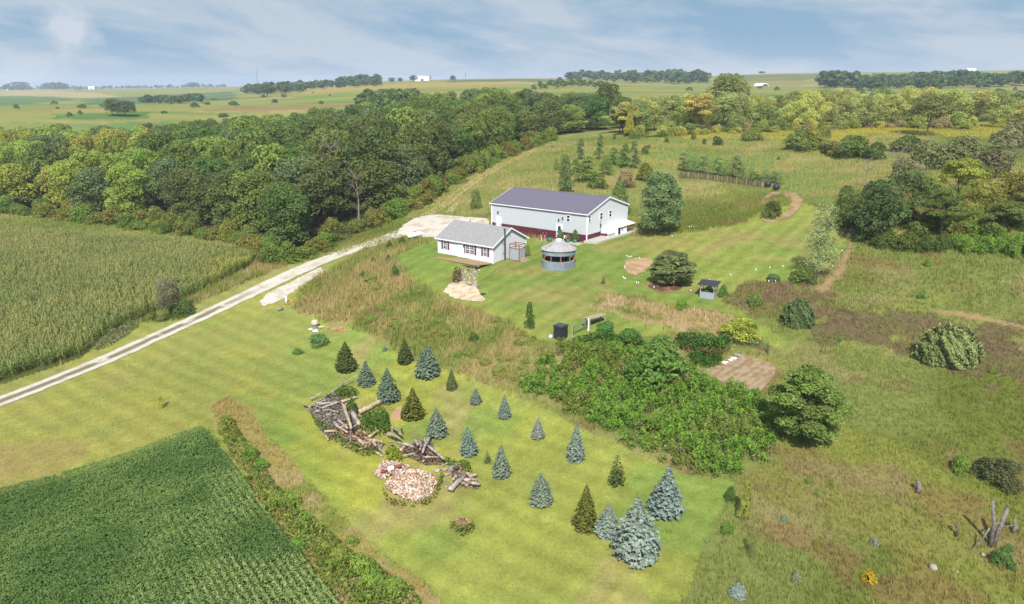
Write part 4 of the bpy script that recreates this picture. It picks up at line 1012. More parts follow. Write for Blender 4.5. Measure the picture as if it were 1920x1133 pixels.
# --- the house
HL, HD, HH, HR = 10.5, 7.8, 2.55, 1.95
HS = Site(924.4, 495, HL)
house = thing('house', 'small white house with grey shingle roof and maroon shutters', 'house', HS.o, ROT)
gable_walls(HL, HD, HH, HR, -.1).build('wall', M_LAP, house)
b = MB(); b.box(.03, .03, -2.2, HL - .03, HD - .03, -.1); b.build('foundation', M_STONE, house)
gable_roof(HL, HD, HH, HR, .32, .30, .1).build('roof', M_SHING, house)
t = MB(); sl = HR / (HD / 2)
for x in (-.335, HL + .30):
    for s in (0, 1):
        P = [(x, -.33, HH - .33 * sl - .06), (x, HD / 2, HH + HR - .06), (x, HD / 2, HH + HR + .15), (x, -.33, HH - .33 * sl + .15)]
        t.prism([(q[0], q[1] if not s else HD - q[1], q[2]) for q in P], (.035, 0, 0))
t.box(-.30, -.37, HH - .33 * sl - .05, HL + .30, -.325, HH - .33 * sl + .10)
for x, y in ((-.02, -.03), (HL - .10, -.03), (HL - .10, HD - .08)): t.box(x, y, -.12, x + .13, y + .12, HH - .05)
t.build('trim', M_WHITE, house)
q = MB()
for x in (.16, HL - .22): q.tube([(x, -.34, HH - .22), (x, -.06, HH - .42), (x, -.06, .15), (x, -.22, .05)], .045, 6)
q.build('downspout', M_WHITE, house)
q = MB()
for x in (2.2, 6.8): q.tube([(x, HD * .62, HH + HR * .7), (x, HD * .62, HH + HR + .25)], .06, 8)
q.build('roof_vent', M_STOVE, house)
f = HS.front
window(house, 'f', HL, f(832), f(838.6), 1.0, 2.1, True, [(f(828.2), f(831)), (f(839.6), f(842.4))])
window(house, 'f', HL, f(873.9), f(889.0), .9, 2.1, True, [(f(870), f(873)), (f(890), f(893))], 2)
window(house, 'f', HL, f(906.8), f(913.0), .95, 2.1, True, [(f(902.8), f(905.9)), (f(914), f(917.2))])
door(house, 'f', HL, f(860.5), f(860.5) + 1.0, 2.05)
q = MB(); fb(q, 'f', HL, f(868.5) + .1, 1.75, f(868.5) + .25, 2.0, 0, .15); q.build('porch_lamp', M_SHUT, house)
q = MB(); fb(q, 'g', HL, HD / 2 - .15, HH + .75, HD / 2 + .15, HH + 1.15, 0, .04); q.build('gable_vent', M_GALVV, house)
yp = HS.gable(942.3, .5); q = MB(); q.tube([(HL + .42, yp, -.3), (HL + .42, yp, 4.6)], .11, 10); q.tube([(HL + .42, yp, 4.5), (HL + .42, yp, 4.75)], .17, 10)
for z in (1.2, 2.6): q.box(HL, yp - .03, z, HL + .42, yp + .03, z + .06)
q.build('stove_pipe', M_STOVE, house)
# deck on stone piers over the hollow
dx0, dx1 = f(846, 0) - .2, HL - .05
dk = MB(); dk.prism([(dx0, -.06, .02), (dx0 - 1.0, -2.3, .02), (dx1 - 1.2, -2.5, .02), (dx1, -.5, .02), (dx1, -.06, .02)], (0, 0, .10)); deck = dk.build('deck', M_DECK, house)
q = MB()
for k in range(9): x = dx0 - .6 + (dx1 - dx0 - .4) * k / 8; q.box(x, -2.25, -.2, x + .08, -.1, .015)
q.box(dx0 - .9, -2.32, -.24, dx1 - 1.25, -2.24, .012); q.build('joist', M_WOOD, deck)
for k, (x, w) in enumerate(((dx0 + 1.3, .55), (dx0 + 5.6, .9))):
    q = MB(); q.box(x, -2.1, -2.4, x + w, -1.2, -.21); q.build('stone_pier', M_STONE, house)
q = MB(); fb(q, 'f', HL, dx0 + 2.3, -1.9, dx0 + 4.6, -.25, -.0, .04); q.build('cellar_shade_panel', M_DARK, house)  # flat dark sheet on the foundation: shade of the cavity painted as colour

# --- old grain bin turned into a summer house
gp = w1(1047, 499); GR = 2.28
gaz = thing('grain_bin_shelter', 'round open-sided shelter made from a galvanised grain bin, rusty cone roof', 'gazebo', gp, .2)
b = MB(); b.lathe([(GR, -.3), (GR, 1.02), (GR - .04, 1.02), (GR - .04, -.3)], 48); b.build('lower_wall', M_GALV, gaz)
b = MB(); b.lathe([(GR, 1.82), (GR, 2.5), (GR - .04, 2.5), (GR - .04, 1.82), (GR, 1.82)], 48); b.build('upper_wall', M_GALV, gaz)
b = MB(); n = 24
prof = [(GR + .16, 2.44), (GR + .16, 2.5), (.40, 3.48), (.40, 3.42)]
b.lathe(prof + [prof[0]], 48)
for k in range(n):
    a = 2 * math.pi * k / n; b.beam((math.cos(a) * (GR + .12), math.sin(a) * (GR + .12), 2.53), (math.cos(a) * .42, math.sin(a) * .42, 3.49), .035)
roof = b.build('roof', M_BINROOF, gaz)
b = MB(); b.lathe([(.40, 3.36), (.40, 3.66), (.46, 3.66), (.30, 3.8), (0.01, 3.85)], 20); b.build('cap', M_WHITE, roof)
for k in range(10):
    a = 2 * math.pi * (k + .3) / 10; q = MB(); c, s = math.cos(a) * (GR - .12), math.sin(a) * (GR - .12); q.box(c - .07, s - .07, -.3, c + .07, s + .07, 2.45); q.build('post', M_RUSTW, gaz)
b = MB(); b.lathe([(GR - .3, .94), (GR - .3, 1.0), (GR - .05, 1.0)], 48); b.build('counter', M_WOOD, gaz)
b = MB(); b.lathe([(.02, .05), (GR - .05, .05)], 32); b.build('floor', M_DARK, gaz)
for k, (x, y) in enumerate(((-.6, .3), (.5, -.2), (.2, .9))):
    o = thing('bar_stool', 'dark stool inside the grain bin shelter', 'stool', gp + np.array([x, y, .05]), k, 'stools in the shelter')
    q = MB(); q.box(-.2, -.2, .7, .2, .2, .78); q.build('seat', M_DARK, o)
    q = MB(); q.box(-.2, .16, .78, .2, .2, 1.3); q.build('backrest', M_DARK, o)
    for sx in (-1, 1):
        for sy in (-1, 1): q = MB(); q.beam((sx * .16, sy * .16, .7), (sx * .2, sy * .2, 0), .04); q.build('leg', M_DARK, o)

# --- outdoor shower of corrugated sheet
p = w1(970, 487); sh = thing('outdoor_shower', 'corrugated metal shower stall with open red-brown timber top beside the house', 'shower stall', p, R(-37.5 + 4))
a = .8
q = MB(); q.box(-a, -a, -.1, a, a, .12); q.build('base', M_RUSTW, sh)
for x in (-a, a):
    for y in (-a, a): q = MB(); q.box(x - .05, y - .05, 0, x + .05, y + .05, 2.35); q.build('post', M_RUSTW, sh)
q = MB()
for z in (1.72, 2.27):
    for y in (-a, a): q.box(-a, y - .04, z, a, y + .04, z + .08)
    for x in (-a, a): q.box(x - .035, -a, z + .005, x + .035, a, z + .075)
q.box(-a, -.03, 2.28, a, .03, 2.33); q.build('top_rail', M_RUSTW, sh)
q = MB(); q.box(-a + .05, -a - .015, .12, a - .05, -a + .01, 1.7); q.build('side_panel', M_GALVV, sh)
q = MB(); q.box(a - .01, -a + .05, .12, a + .015, a - .05, 1.7); q.build('side_panel', M_GALVV, sh)
q = MB(); q.box(a + .1, -.7, 0, a + 1.0, .6, .16); q.box(a + .1, -.5, .16, a + .55, .6, .34); q.build('step', M_WOOD, sh)

# --- small yard things
p = w1(778, 447.5); d = w1(787, 444) - w1(768, 451); az = math.atan2(d[1], d[0])
t = thing('propane_tank', 'white propane tank lying beside the gravel yard left of the house', 'gas tank', p, az)
q = MB(); n = 1.35; q.tube([(-n, 0, .62), (-n + .04, 0, .62), (-n + .16, 0, .62), (n - .16, 0, .62), (n - .04, 0, .62), (n, 0, .62)], [.06, .26, .42, .42, .26, .06], 20); q.build('tank', M_WHITE, t, True)
q = MB(); q.lathe([(.14, 1.0), (.14, 1.16), (.02, 1.18)], 12); q.build('valve_dome', M_DARK, t)
for x in (-.8, .8): q = MB(); q.box(x - .08, -.3, -.1, x + .08, .3, .3); q.build('foot', M_CONC, t)
# white well pipe, boulder, well head
p = w1(537, 568.5); t = thing('well_pipe', 'upright white pipe with a cap on a dirt patch beside the gravel pull-off', 'pipe', p)
q = MB(); q.tube([(0, 0, -.2), (0, 0, 1.05)], .12, 12); q.build('pipe', M_WHITE, t, True); q = MB(); q.tube([(0, 0, 1.05), (0, 0, 1.2)], .06, 10); q.build('cap', M_STOVE, t)
drape('dirt_patch', wpoly([(531,569),(537,565.5),(547,566),(546,571),(538,573),(532,572)]), .1, two(A(196,150,106), A(176,140,100), .5), .06, .15)
def rock_data(n, g, r):
    import bmesh
    bm = bmesh.new(); bmesh.ops.create_icosphere(bm, subdivisions=2, radius=1); v0 = np.array([v.co[:] for v in bm.verts]); f0 = np.array([[v.index for v in f.verts] for f in bm.faces]); bm.free()
    V, F = [], []
    for i in range(n):
        s = g.uniform(.55, 1.2, 3); v = v0 * (1 + g.normal(size=(len(v0), 1)) * .14) * s; a = g.uniform(0, 6.28); c, q = math.cos(a), math.sin(a)
        v = v @ np.array([[c, -q, 0], [q, c, 0], [0, 0, 1]]) * r[i]; V.append(v); F.append(f0 + 42 * i)
    return V, np.concatenate(F)
def boulder(px, py, wpx, label, mat=M_ROCK, flat=.75, seed=0, name='boulder', group=None):
    p = w1(px, py); m, c = mpp(p); g = np.random.default_rng(seed + int(px)); V, F = rock_data(1, g, [wpx * m / 2])
    V = V[0] * [1, 1, flat]; o = mesh_np(name, V + [0, 0, wpx * m * .22 * flat], F, mat); o.location = p; return tag(o, label, 'rock', group)
boulder(526, 582, 19, 'grey-green boulder on the lawn below the white pipe', M_GROCK, .7)
p = w1(591, 615); t = thing('water_well', 'round concrete well head with domed beige cap beside the lawn bush', 'well', p)
q = MB(); q.lathe([(.34, -.2), (.34, .55)], 16); q.build('casing', M_GROCK, t, True)
q = MB(); q.lathe([(.46, .55), (.46, .75), (.38, .95), (.2, 1.06), (.01, 1.08)], 20); q.build('cap', flat_mat('beige_concrete', A(232,214,180), .9, var=.1), t, True)
for k, (px, py, w, lab) in enumerate(((583,618,17,'broken white slab left of the well head'),(592,621,14,'broken white slab in front of the well head'),(604,613,15,'yellowish flat stone right of the well head'))):
    boulder(px, py, w, lab, flat_mat('slab_%s' % 'abc'[k], A(240,234,214) if k < 2 else A(222,200,150), .9, var=.1), .28, k, 'stone_slab')
drape('dirt_patch', wpoly([(612,618),(622,622),(640,624),(654,619),(650,613),(640,612),(634,616),(620,613)]), .12, two(A(200,166,116), A(176,128,92), .7), .06, .2)
# tubs and ornaments along the barn front
gt = 'green tubs along the barn front'
for px, lab in ((1037.5,'empty teal tub by the barn door, left of the door'),(1057,'green tub with a tall plant just right of the barn door'),(1071.5,'green tub with a bushy plant under the barn window'),(1084.5,'green tub with a tall plant near the barn corner')):
    x = BS.front(px); wp = BS.to(x, -.9, 0); wp[2] = float(terr(wp[0], wp[1]))
    t = thing('planter_tub', lab, 'planter', wp, 0, gt); q = MB(); q.lathe([(.28, 0), (.40, .55), (.36, .55), (.30, .45), (.01, .45)], 16); q.build('tub', M_TEAL, t, True)
    if px > 1040:
        o = child('plant', CROWN['bush', int(px) % 4][0], t, tint(A(92,124,52))); o.scale = (.38, .38, .85 if px != 1071.5 else .5); o.location = (0, 0, .4)
for px, dx in ((1022, 0), (1029, .5)):
    wp = BS.to(BS.front(px), -1.0, 0); wp[2] = float(terr(wp[0], wp[1])); t = thing('lawn_ornament', 'pink curved lawn ornament on thin legs, %s of a pair by the barn wall' % ('left' if px == 1022 else 'right'), 'ornament', wp, .3 + dx)
    q = MB(); q.tube([(-.3, 0, .75), (-.1, 0, .85), (.12, 0, .82), (.22, 0, .98), (.2, 0, 1.2), (.3, 0, 1.28), (.42, 0, 1.16)], [.04, .16, .13, .05, .045, .07, .02], 8); q.build('body', M_PINK, t, True)
    for s in (-.05, .06): q = MB(); q.tube([(s, s, 0), (s, s, .8)], .025, 5); q.build('leg', M_WHITE, t)
wp = BS.to(BS.front(1017.5), -.8, 0); wp[2] = float(terr(wp[0], wp[1])); t = thing('garden_ornament', 'dark metal ornament on a pole against the maroon barn base', 'ornament', wp)
q = MB(); q.tube([(0, 0, 0), (0, 0, 1.4)], .025, 6); q.build('pole', M_DARK, t)
q = MB()
for k in range(5): a = k * 1.26; q.prism([(0, 0, 1.4), (.35 * math.cos(a), .1, 1.4 + .35 * math.sin(a)), (.3 * math.cos(a + .6), .1, 1.4 + .3 * math.sin(a + .6))], (0, .02, 0))
q.build('wheel', M_DARK, t)
wp = BS.to(BS.front(1064.5), -.45, 0); wp[2] = float(terr(wp[0], wp[1])); t = thing('bench', 'small pink and white bench against the barn base between the tubs', 'bench', wp, ROT)
q = MB(); q.box(-.5, -.2, .42, .5, .2, .48); q.build('seat', M_PINK, t); q = MB(); q.box(-.5, .16, .48, .5, .2, .9); q.build('backrest', M_WHITE, t)
for x in (-.42, .42): q = MB(); q.box(x - .04, -.18, 0, x + .04, .18, .42); q.build('leg', M_WHITE, t)

# --- the garden
p = w1(1051, 634); t = thing('storage_bin', 'tall black box bin with overhanging lid at the garden corner', 'bin', p, R(50))
q = MB(); q.prism([(-.55, -.55, -.1), (.55, -.55, -.1), (.55, .55, -.1), (-.55, .55, -.1)], (0, 0, 1.5)); q.build('body', M_BLACK, t)
q = MB(); q.box(-.62, -.62, 1.4, .62, .62, 1.5); q.box(-.5, -.5, 1.5, .5, .5, 1.56); q.build('lid', flat_mat('black_lid', (.045, .047, .055), .5), t)
boulder(1032, 634, 11, 'bundle of pale plastic lying beside the black bin', flat_mat('crumpled_plastic', A(222,226,230), .5, var=.2), .8, 3, 'plastic_bundle')
gpst = 'timber posts of the garden fence'
def post(px, base, top, label, mat=M_WOOD, w=.07, name='fence_post', group=gpst):
    p = w1(px, base); m, c = mpp(p); o = MB().tube([(0, 0, -.3), (.01, .01, (base - top) * m / c * .5), (0, 0, (base - top) * m / c)], w, 6).build(name, mat); o.location = p; return tag(o, label, 'post', group)
post(1050, 639, 619, 'pale timber post standing right in front of the black bin'); post(1073, 632, 610, 'timber post at the left end of the green gate'); post(1075.5, 646, 631, 'short timber post below the left end of the green gate')
post(1103, 620.5, 598, 'tall pale post at the right end of the green gate', M_WHITE, .08); post(1107, 650, 640, 'short stake in the leaves below the gate'); post(1138.5, 655, 649, 'tiny pale stake at the top of the bramble thicket')
post(1439, 665, 648, 'dark post with pale top at the corner of the netting fence', M_BARK, .09); post(1425, 666, 647, 'thin brown post left of the dark corner post', M_RUSTW, .05); post(1211, 617, 596, 'thin brown stake in the grass strip above the garden', M_RUSTW, .03); post(1244, 620, 604, 'second thin brown stake, below the bank', M_RUSTW, .03)
A_, B_ = w1(1074, 630), w1(1102.5, 617); t = thing('metal_gate', 'green tube gate between two timber posts at the garden', 'gate', A_, math.atan2(*(B_ - A_)[1::-1])); Lg = np.linalg.norm((B_ - A_)[:2])
for k in range(5): z = .25 + .2 * k; q = MB(); q.tube([(.05, 0, z), (Lg - .05, 0, z + (B_ - A_)[2])], .028, 6); q.build('rail', flat_mat('green_tube', A(66,104,84), .5) if k == 0 else bpy.data.materials['green_tube'], t)
q = MB()
for x in (.06, Lg - .06): q.tube([(x, 0, .2), (x, 0, 1.1)], .03, 6)
q.build('stile', bpy.data.materials['green_tube'], t)
A_, B_ = w1(1100, 617), w1(1131, 603); t = thing('bench_table', 'long pale timber potting table by the garden', 'table', A_, math.atan2(*(B_ - A_)[1::-1])); Lg = np.linalg.norm((B_ - A_)[:2])
q = MB()
for k in range(4): q.box(-.1, -.42 + .215 * k, 1.22, Lg + .1, -.42 + .215 * k + .195, 1.27)
q.build('tabletop', M_WOOD, t)
for x in (.1, Lg - .1):
    for y in (-.35, .35): q = MB(); q.box(x - .05, y - .05, -.4, x + .05, y + .05, 1.22); q.build('leg', M_WOOD, t)
q = MB(); q.box(0, .5, .55, Lg + .5, .85, .6); q.build('shelf', M_WOOD, t)
# netting fence behind the tilled plot
pts = W([1366,1385,1404,1423,1439], [641,645,650,656,661]); t = thing('netting_fence', 'low grey netting fence behind the tilled garden plot', 'fence', pts[0])
q = MB()
for a, b in zip(pts[:-1], pts[1:]):
    a, b = a - pts[0], b - pts[0]
    for k in range(12): f_ = k / 12; c = a + (b - a) * f_; q.tube([c, c + np.array([0, 0, 1.0])], .008, 3, False)
    for z in np.linspace(.05, 1.0, 9): q.tube([a + [0, 0, z], b + [0, 0, z]], .006, 3, False)
q.build('netting', M_STOVE, t)
for c in pts: q = MB(); c = c - pts[0]; q.tube([c + [0, 0, -.3], c + [0, 0, 1.15]], .03, 5); q.build('post', M_STOVE, t)
gb = 'white plastic sheets on the tilled soil'
for px, py, w, lab in ((1359,684,6,'smallest scrap of white sheet at the lower end of the row on the tilled soil'),(1360,681,11,'white sheet lowest but one in the row on the tilled soil'),(1370,677,10,'white sheet in the middle of the row on the tilled soil'),(1376,674,12,'white sheet above the middle of the row on the tilled soil'),(1384,668,14,'bluish sheet at the top end of the row on the tilled soil')):
    p = w1(px, py); m, c = mpp(p); r_ = w * m / 2
    q = MB(); q.prism([(-r_, -r_ * .6, .03), (r_ * .4, -r_ * .7, .03), (r_, .1, .06), (.3, r_, .03), (-r_ * .8, r_ * .5, .07)], (0, 0, .05)); o = q.build('plastic_sheet', M_WHITE if px != 1384 else M_GALVV); o.location = p + [0, 0, .05]; o.rotation_euler[2] = px; tag(o, lab, 'plastic sheet', gb)
# open-sided bed shelter
p = w1(1328, 556); t = thing('bed_shelter', 'raised bed with corrugated grey sides under a flat black roof', 'shelter', p, R(-28))
q = MB()
for k in range(4): q.box(-.85, [-.8, .8, -.8, -.8][k] if k < 2 else -.8, -.1, .85, 0, 0) if False else None
q.box(-.85, -.83, -.3, .85, -.79, .72); q.build('front_panel', M_GALVV, t); q = MB(); q.box(.80, -.78, -.3, .84, .8, .72); q.build('side_panel', M_GALVV, t)
q = MB(); q.box(-.84, -.78, -.3, -.80, .8, .72); q.box(-.8, .78, -.3, .8, .82, .72); q.build('back_panel', M_GALVV, t)
for x in (-.8, .8):
    for y in (-.77, .77): q = MB(); q.box(x - .04, y - .04, -.2, x + .04, y + .04, 1.62); q.build('post', M_WOOD, t)
q = MB(); q.prism([(-1.15, -1.1, 1.58), (1.15, -1.1, 1.58), (1.15, 1.1, 1.72), (-1.15, 1.1, 1.72)], (0, 0, .06)); q.build('roof', M_BLACK, t)
o = child('plants', CROWN['bush', 1][0], t, tint(A(88,122,52))); o.scale = (.5, .5, .4); o.location = (0, 0, .5)
# small white markers
gm = 'white markers in the grass'
for px, py in ((1175,483),(1179,485),(1183,484.5),(1198.6,487),(1170.5,503),(1172,506),(1168,523),(1170,525),(1172.5,526),(1193.4,533),(1197,534),(1226,542),(1295,548),(1416.8,509),(1443,505),(1467.7,502.5),(1369.8,519),(1330,529),(1572.6,487),(1579,474),(1441,531),(1454,531),(1292.5,428.5),(1296.5,427.5),(1260,445),(1594,435),(1600,434),(1561,502)):
    p = w1(px, py); o = MB().lathe([(.012, -.1), (.012, .2), (.06, .2), (.07, .27), (.055, .33), (.01, .36)], 8).build('marker_stake', M_WHITE); o.location = p
    near = px < 1240; tag(o, 'small white marker standing in the grass round the sand pit' if near else 'small white marker standing in the grass along the far mown edge', 'marker', gm + (' near the pit' if near else ' along the far edge'))
# fence of upright logs on the slope, with black barrels
pts = W([1272,1290,1308,1326,1344,1362,1380,1398,1414,1428], [334,335,336,338,341,343,345,348,350,352]); t = thing('log_fence', 'dark curved fence of upright sticks with pale posts on the slope', 'fence', pts[0])
q = MB(); g = np.random.default_rng(5)
for a, b in zip(pts[:-1], pts[1:]):
    for k in range(11):
        c = a + (b - a) * (k + g.uniform(-.3, .3)) / 11 - pts[0]; q.tube([c + [0, 0, -.3], c + [g.normal() * .06, g.normal() * .06, g.uniform(1.0, 1.6)]], g.uniform(.05, .09), 5)
q.build('sticks', flat_mat('dark_sticks', A(112,98,84), .95, var=.4, vs=2), t)
for k, c in enumerate(pts): c = c - pts[0] + [0, -.25, 0]; q = MB(); q.tube([c + [0, 0, -.3], c + [0, 0, 1.35]], .07, 6); q.build('post', M_WOOD, t)
for px, py, lab in ((1439,352,'black barrel at the right end of the stick fence'),(1455,357,'black barrel with a pale hoop, right of the other barrel')):
    p = w1(px, py); t = thing('barrel', lab, 'barrel', p + [0, 0, .0], .5); q = MB(); q.lathe([(.01, 0), (.5, 0), (.62, .35), (.62, .75), (.5, 1.1), (.01, 1.1)], 16); q.build('body', M_BLACK, t, True)
    q = MB(); q.lathe([(.625, .7), (.635, .74), (.625, .78)], 16); q.build('hoop', M_STOVE if px == 1455 else M_BLACK, t)

# --- heap of logs
LOGM = []
for i in range(6):
    g = np.random.default_rng(40 + i); b = MB(); n = 6
    path = [(k / (n - 1) - .5, g.normal() * .05 * (0 < k < n - 1), g.normal() * .05 * (0 < k < n - 1)) for k in range(n)]
    V0 = len(b.v); b.tube(path, [.5 * (1 + g.normal() * .12) * (1 - .25 * k / n) for k in range(n)], 9)
    LOGM.append(b)
def log_at(p, q_, dia, mat, label, group, seed, lift=0, name='log'):
    """a log from p to q_ (world points)"""
    i = seed % 6; d = q_ - p; L = np.linalg.norm(d); b = LOGM[i]
    V = np.array(b.v); V = np.c_[V[:, 0] * L, V[:, 1] * dia + (V[:, 1] * 0), V[:, 2] * dia]
    x = d / L; y = unit(np.cross([0, 0, 1], x)); z = np.cross(x, y)
    c = (p + q_) / 2 + [0, 0, lift]
    mb = MB(); mb.v = [tuple(v) for v in (V[:, :1] * x + V[:, 1:2] * y + V[:, 2:] * z)]; mb.f = b.f
    o = mb.build(name, mat, None, True); o.location = c; return tag(o, label, 'log', group)
Z7 = lambda x, y: (560 + x / 7.555, 700 + y / 7.555); Z8 = lambda x, y: (700 + x / 6.664, 780 + y / 6.664)
def log_px(a, b, dpx, zz, mat, label, group, k, lift=0, tilt=0):
    p, q_ = w1(*zz(*a)), w1(*zz(*b)); m, _ = mpp(p); dia = max(dpx * m * 1.08, .10)
    return log_at(p + [0, 0, dia * .4], q_ + [0, 0, dia * .4 + tilt], dia, mat, label, group, k, lift)
GL = 'grey logs tangled in the big heap on the lawn'; TL = 'tan logs tangled in the big heap on the lawn'
for k, (x1, y1, x2, y2, d) in enumerate(((150,500,430,330,30),(420,340,620,220,22),(600,220,840,110,16),(140,520,420,400,26),(260,490,560,480,24),(250,430,540,440,22),(180,400,330,350,26),(330,560,560,500,30),(560,450,830,370,34),(240,590,460,560,30),(260,640,500,590,26),(300,690,470,620,24),(330,740,460,640,12),(470,690,640,620,14),(500,600,640,560,22),(720,760,740,1000,34),(500,740,600,860,40),(560,720,700,880,36),(430,850,640,880,34),(380,880,540,900,34),(380,900,420,970,30),(620,560,560,700,18),(520,800,690,930,30),(920,860,1000,950,40),(1000,960,1130,850,40),(880,930,1010,990,44),(1000,1000,1190,1050,44),(860,1020,930,1080,54),(840,1110,940,1090,24),(930,1000,960,1110,30),(640,1060,740,990,16),(1040,1000,1100,1100,40),(60,490,110,540,30),(700,600,860,650,26),(560,840,700,800,30),(300,520,440,520,20),(800,640,860,740,40),(200,460,420,470,18),(160,540,300,480,16),(420,560,620,600,20),(480,640,680,700,22),(600,760,680,900,26),(740,860,840,760,30),(560,900,720,960,24),(760,940,860,1000,22),(450,800,560,760,18),(330,600,520,640,18),(220,510,330,560,16),(680,820,860,860,22),(940,1050,1080,1000,26))):
    tan = y1 > 780 or k in (8, 20)
    log_px((x1, y1), (x2, y2), d / 7.555, Z7, M_TANW if tan else M_GREYW, 'tan broken log tangled in the lower half of the log heap' if tan else 'weathered grey log tangled in the upper half of the log heap', TL if tan else GL, k, .04 + .42 * ((k * 7) % 5) / 5, rng.uniform(-.15, .3))
log_px((640,550), (750,880), 50 / 7.555, Z7, M_TANW, 'thick pale trunk lying diagonally on top of the log heap', None, 3, .75)
log_px((770,640), (860,790), 66 / 7.555, Z7, M_GREYW, 'thick short grey trunk in the middle of the log heap', None, 2, .4)
log_px((880,590), (1190,420), 78 / 7.555, Z7, M_TANW, 'big smooth pale log lying apart to the right of the log heap', None, 0, .1)
G3 = 'logs stacked upright in the small heap below the blue spruce'
for k, (x1, y1, x2, y2, d) in enumerate(((340,470,400,400,50),(380,410,510,440,40),(530,390,560,500,40),(600,340,590,500,36),(700,330,620,550,40),(690,470,880,630,36),(720,490,640,590,46),(380,550,520,520,18),(640,600,820,600,16),(490,420,520,520,30),(560,360,600,480,26),(640,360,660,460,26))):
    log_px((x1, y1), (x2, y2), d / 6.664, Z8, M_GREYW if k % 3 else M_TANW, 'brown-grey log in the smaller heap right of the weeds', G3, k, .1 + .25 * (k % 3), .35 if k in (2, 3, 4, 10) else 0)
for k, (x1, y1, x2, y2, d) in enumerate(((60,430,150,480,34),(110,380,60,460,30),(200,440,300,470,24),(240,380,320,420,26),(30,470,110,520,30),(170,520,250,470,20),(860,640,930,600,22),(880,700,960,660,26),(900,760,980,720,24),(300,340,380,380,26))):
    log_px((x1, y1), (x2, y2), d / 6.664, Z8, M_TANW if k % 3 else M_GREYW, 'loose piece of wood scattered between the wood heaps', 'loose wood between the heaps', k, .05)
G4 = 'pieces of a broken root stump right of the weeds'
for k, (x1, y1, x2, y2, d) in enumerate(((180,250,330,360,30),(260,200,350,330,30),(170,290,290,370,24),(210,400,250,460,24),(330,200,340,290,20),(230,230,300,330,26))):
    log_px((x1, y1), (x2, y2), d / 6.664, Z8, M_GREYW, 'grey piece of root wood between the weeds and the pale blue spruce', G4, k, .2 + .1 * k, .4)
log_px((960,970), (1130,780), 70 / 6.664, Z8, M_GREYW, 'thick grey log pointing down at the right end of the wood heaps', None, 1, .1)
G5 = 'broken wood at the right end of the wood heaps'
for k, (x1, y1, x2, y2, d) in enumerate(((1140,850,1300,840,60),(1180,760,1250,860,50),(1230,900,1330,910,40),(1100,860,1180,900,40),(1040,790,1000,840,40),(1200,820,1290,780,40),(1010,640,1090,620,30),(1060,640,1100,700,30))):
    log_px((x1, y1), (x2, y2), d / 6.664, Z8, M_TANW if k % 2 else M_GREYW, 'pale broken block of wood right of the thick grey log', G5, k + 2, .1 + .1 * (k % 3))
boulder(*Z8(985,690), 17, 'grey boulder at the top of the right-hand wood heap', M_GROCK, .8, 5); boulder(*Z8(800,690), 14, 'round grey stone below the smaller log heap', M_ROCK, .8, 6)
boulder(*Z8(910,890), 7, 'small pale stone left of the thick grey log', M_ROCK, .8, 7)
p = w1(741, 786); m, c = mpp(p); q = MB(); q.prism([(-.45, -.25, -.1), (.5, -.25, -.1), (.55, .35, -.1), (-.4, .4, -.1)], (.12, .1, .65)); q.prism([(-.1, -.15, .5), (.5, -.1, .5), (.45, .3, .5)], (.2, .1, .7)); o = q.build('tree_stump', flat_mat('split_wood', A(204,166,130), .95, var=.3, vs=2)); o.location = p; tag(o, 'split orange-tan stump beside the olive spruce', 'stump')
for px, py, r_, mat, lab in ((721,893,6,M_RED,'red can lying on the rubble beside the wood chips'),(733,888,9,M_WHITE,'white drum lying on the rubble beside the wood chips'),(747,884,8,flat_mat('rust', A(168,88,74), .8, var=.3),'rusty drum lying on the rubble beside the wood chips')):
    p = w1(px, py); m, c = mpp(p); q = MB(); q.tube([(-.24, 0, 0), (-.22, 0, 0), (.22, 0, 0), (.24, 0, 0)], [r_ * m * .4, r_ * m * .45, r_ * m * .45, r_ * m * .4], 14); o = q.build('drum', mat, None, True); o.location = p + [0, 0, .35 + r_ * m * .3]; o.rotation_euler[2] = R(25); tag(o, lab, 'drum')
# dead trunks in the rough grass
M_SNAG = flat_mat('snag_wood', A(158,150,142), .95, var=.35, vs=3, c2=A(110,100,92))
def snag(name, label, cat, segs, mat=M_SNAG):
    p0 = w1(*segs[0][0]); t = None; m, c = mpp(p0); q = MB(); g = np.random.default_rng(3)
    for (a, b, d0, d1) in segs:
        pa = w1(*a) if a[1] > segs[0][0][1] - 12 else None
        # points above the foot: same distance, raised
        def up(pt):
            k = (segs[0][0][1] - pt[1]); return p0 + np.array([(pt[0] - segs[0][0][0]) * m, .12 * k * m, k * m / c])
        pa = up(a) if a[1] < segs[0][0][1] - 3 else p0 + np.array([(a[0] - segs[0][0][0]) * m, 0, -.1]); pb = up(b)
        mid = (pa + pb) / 2 + g.normal(size=3) * .05; q.tube([pa - p0, mid - p0 + 0, pb - p0], [d0 * m / 2, (d0 + d1) * m / 4.4, d1 * m / 2], 9)
    o = q.build(name, mat, None, True); o.location = p0; return tag(o, label, cat)
snag('dead_tree', 'grey dead forked trunk, two broken stems, in the rough grass', 'dead tree', [((1856,1024),(1851,945),9,6),((1861,1024),(1881,956),10,7),((1856,990),(1868,982),3,3),((1874,990),(1900,986),2,1.2)])
snag('dead_branch', 'thin grey limb leaning from the dead forked trunk', 'branch', [((1817,1031),(1850,993),2.5,4)])
snag('tree_stump', 'black slim stump left of the dead forked trunk', 'stump', [((1791,1005),(1791,980),6,4),((1791,990),(1780,976),2,1)], M_BARK)
snag('tree_stump', 'short grey stump right of the dead forked trunk', 'stump', [((1897,998),(1899,974),8,6)])
snag('tree_stump', 'grey stump higher up the meadow from the dead trunk', 'stump', [((1720,923),(1719,903),10,8)])
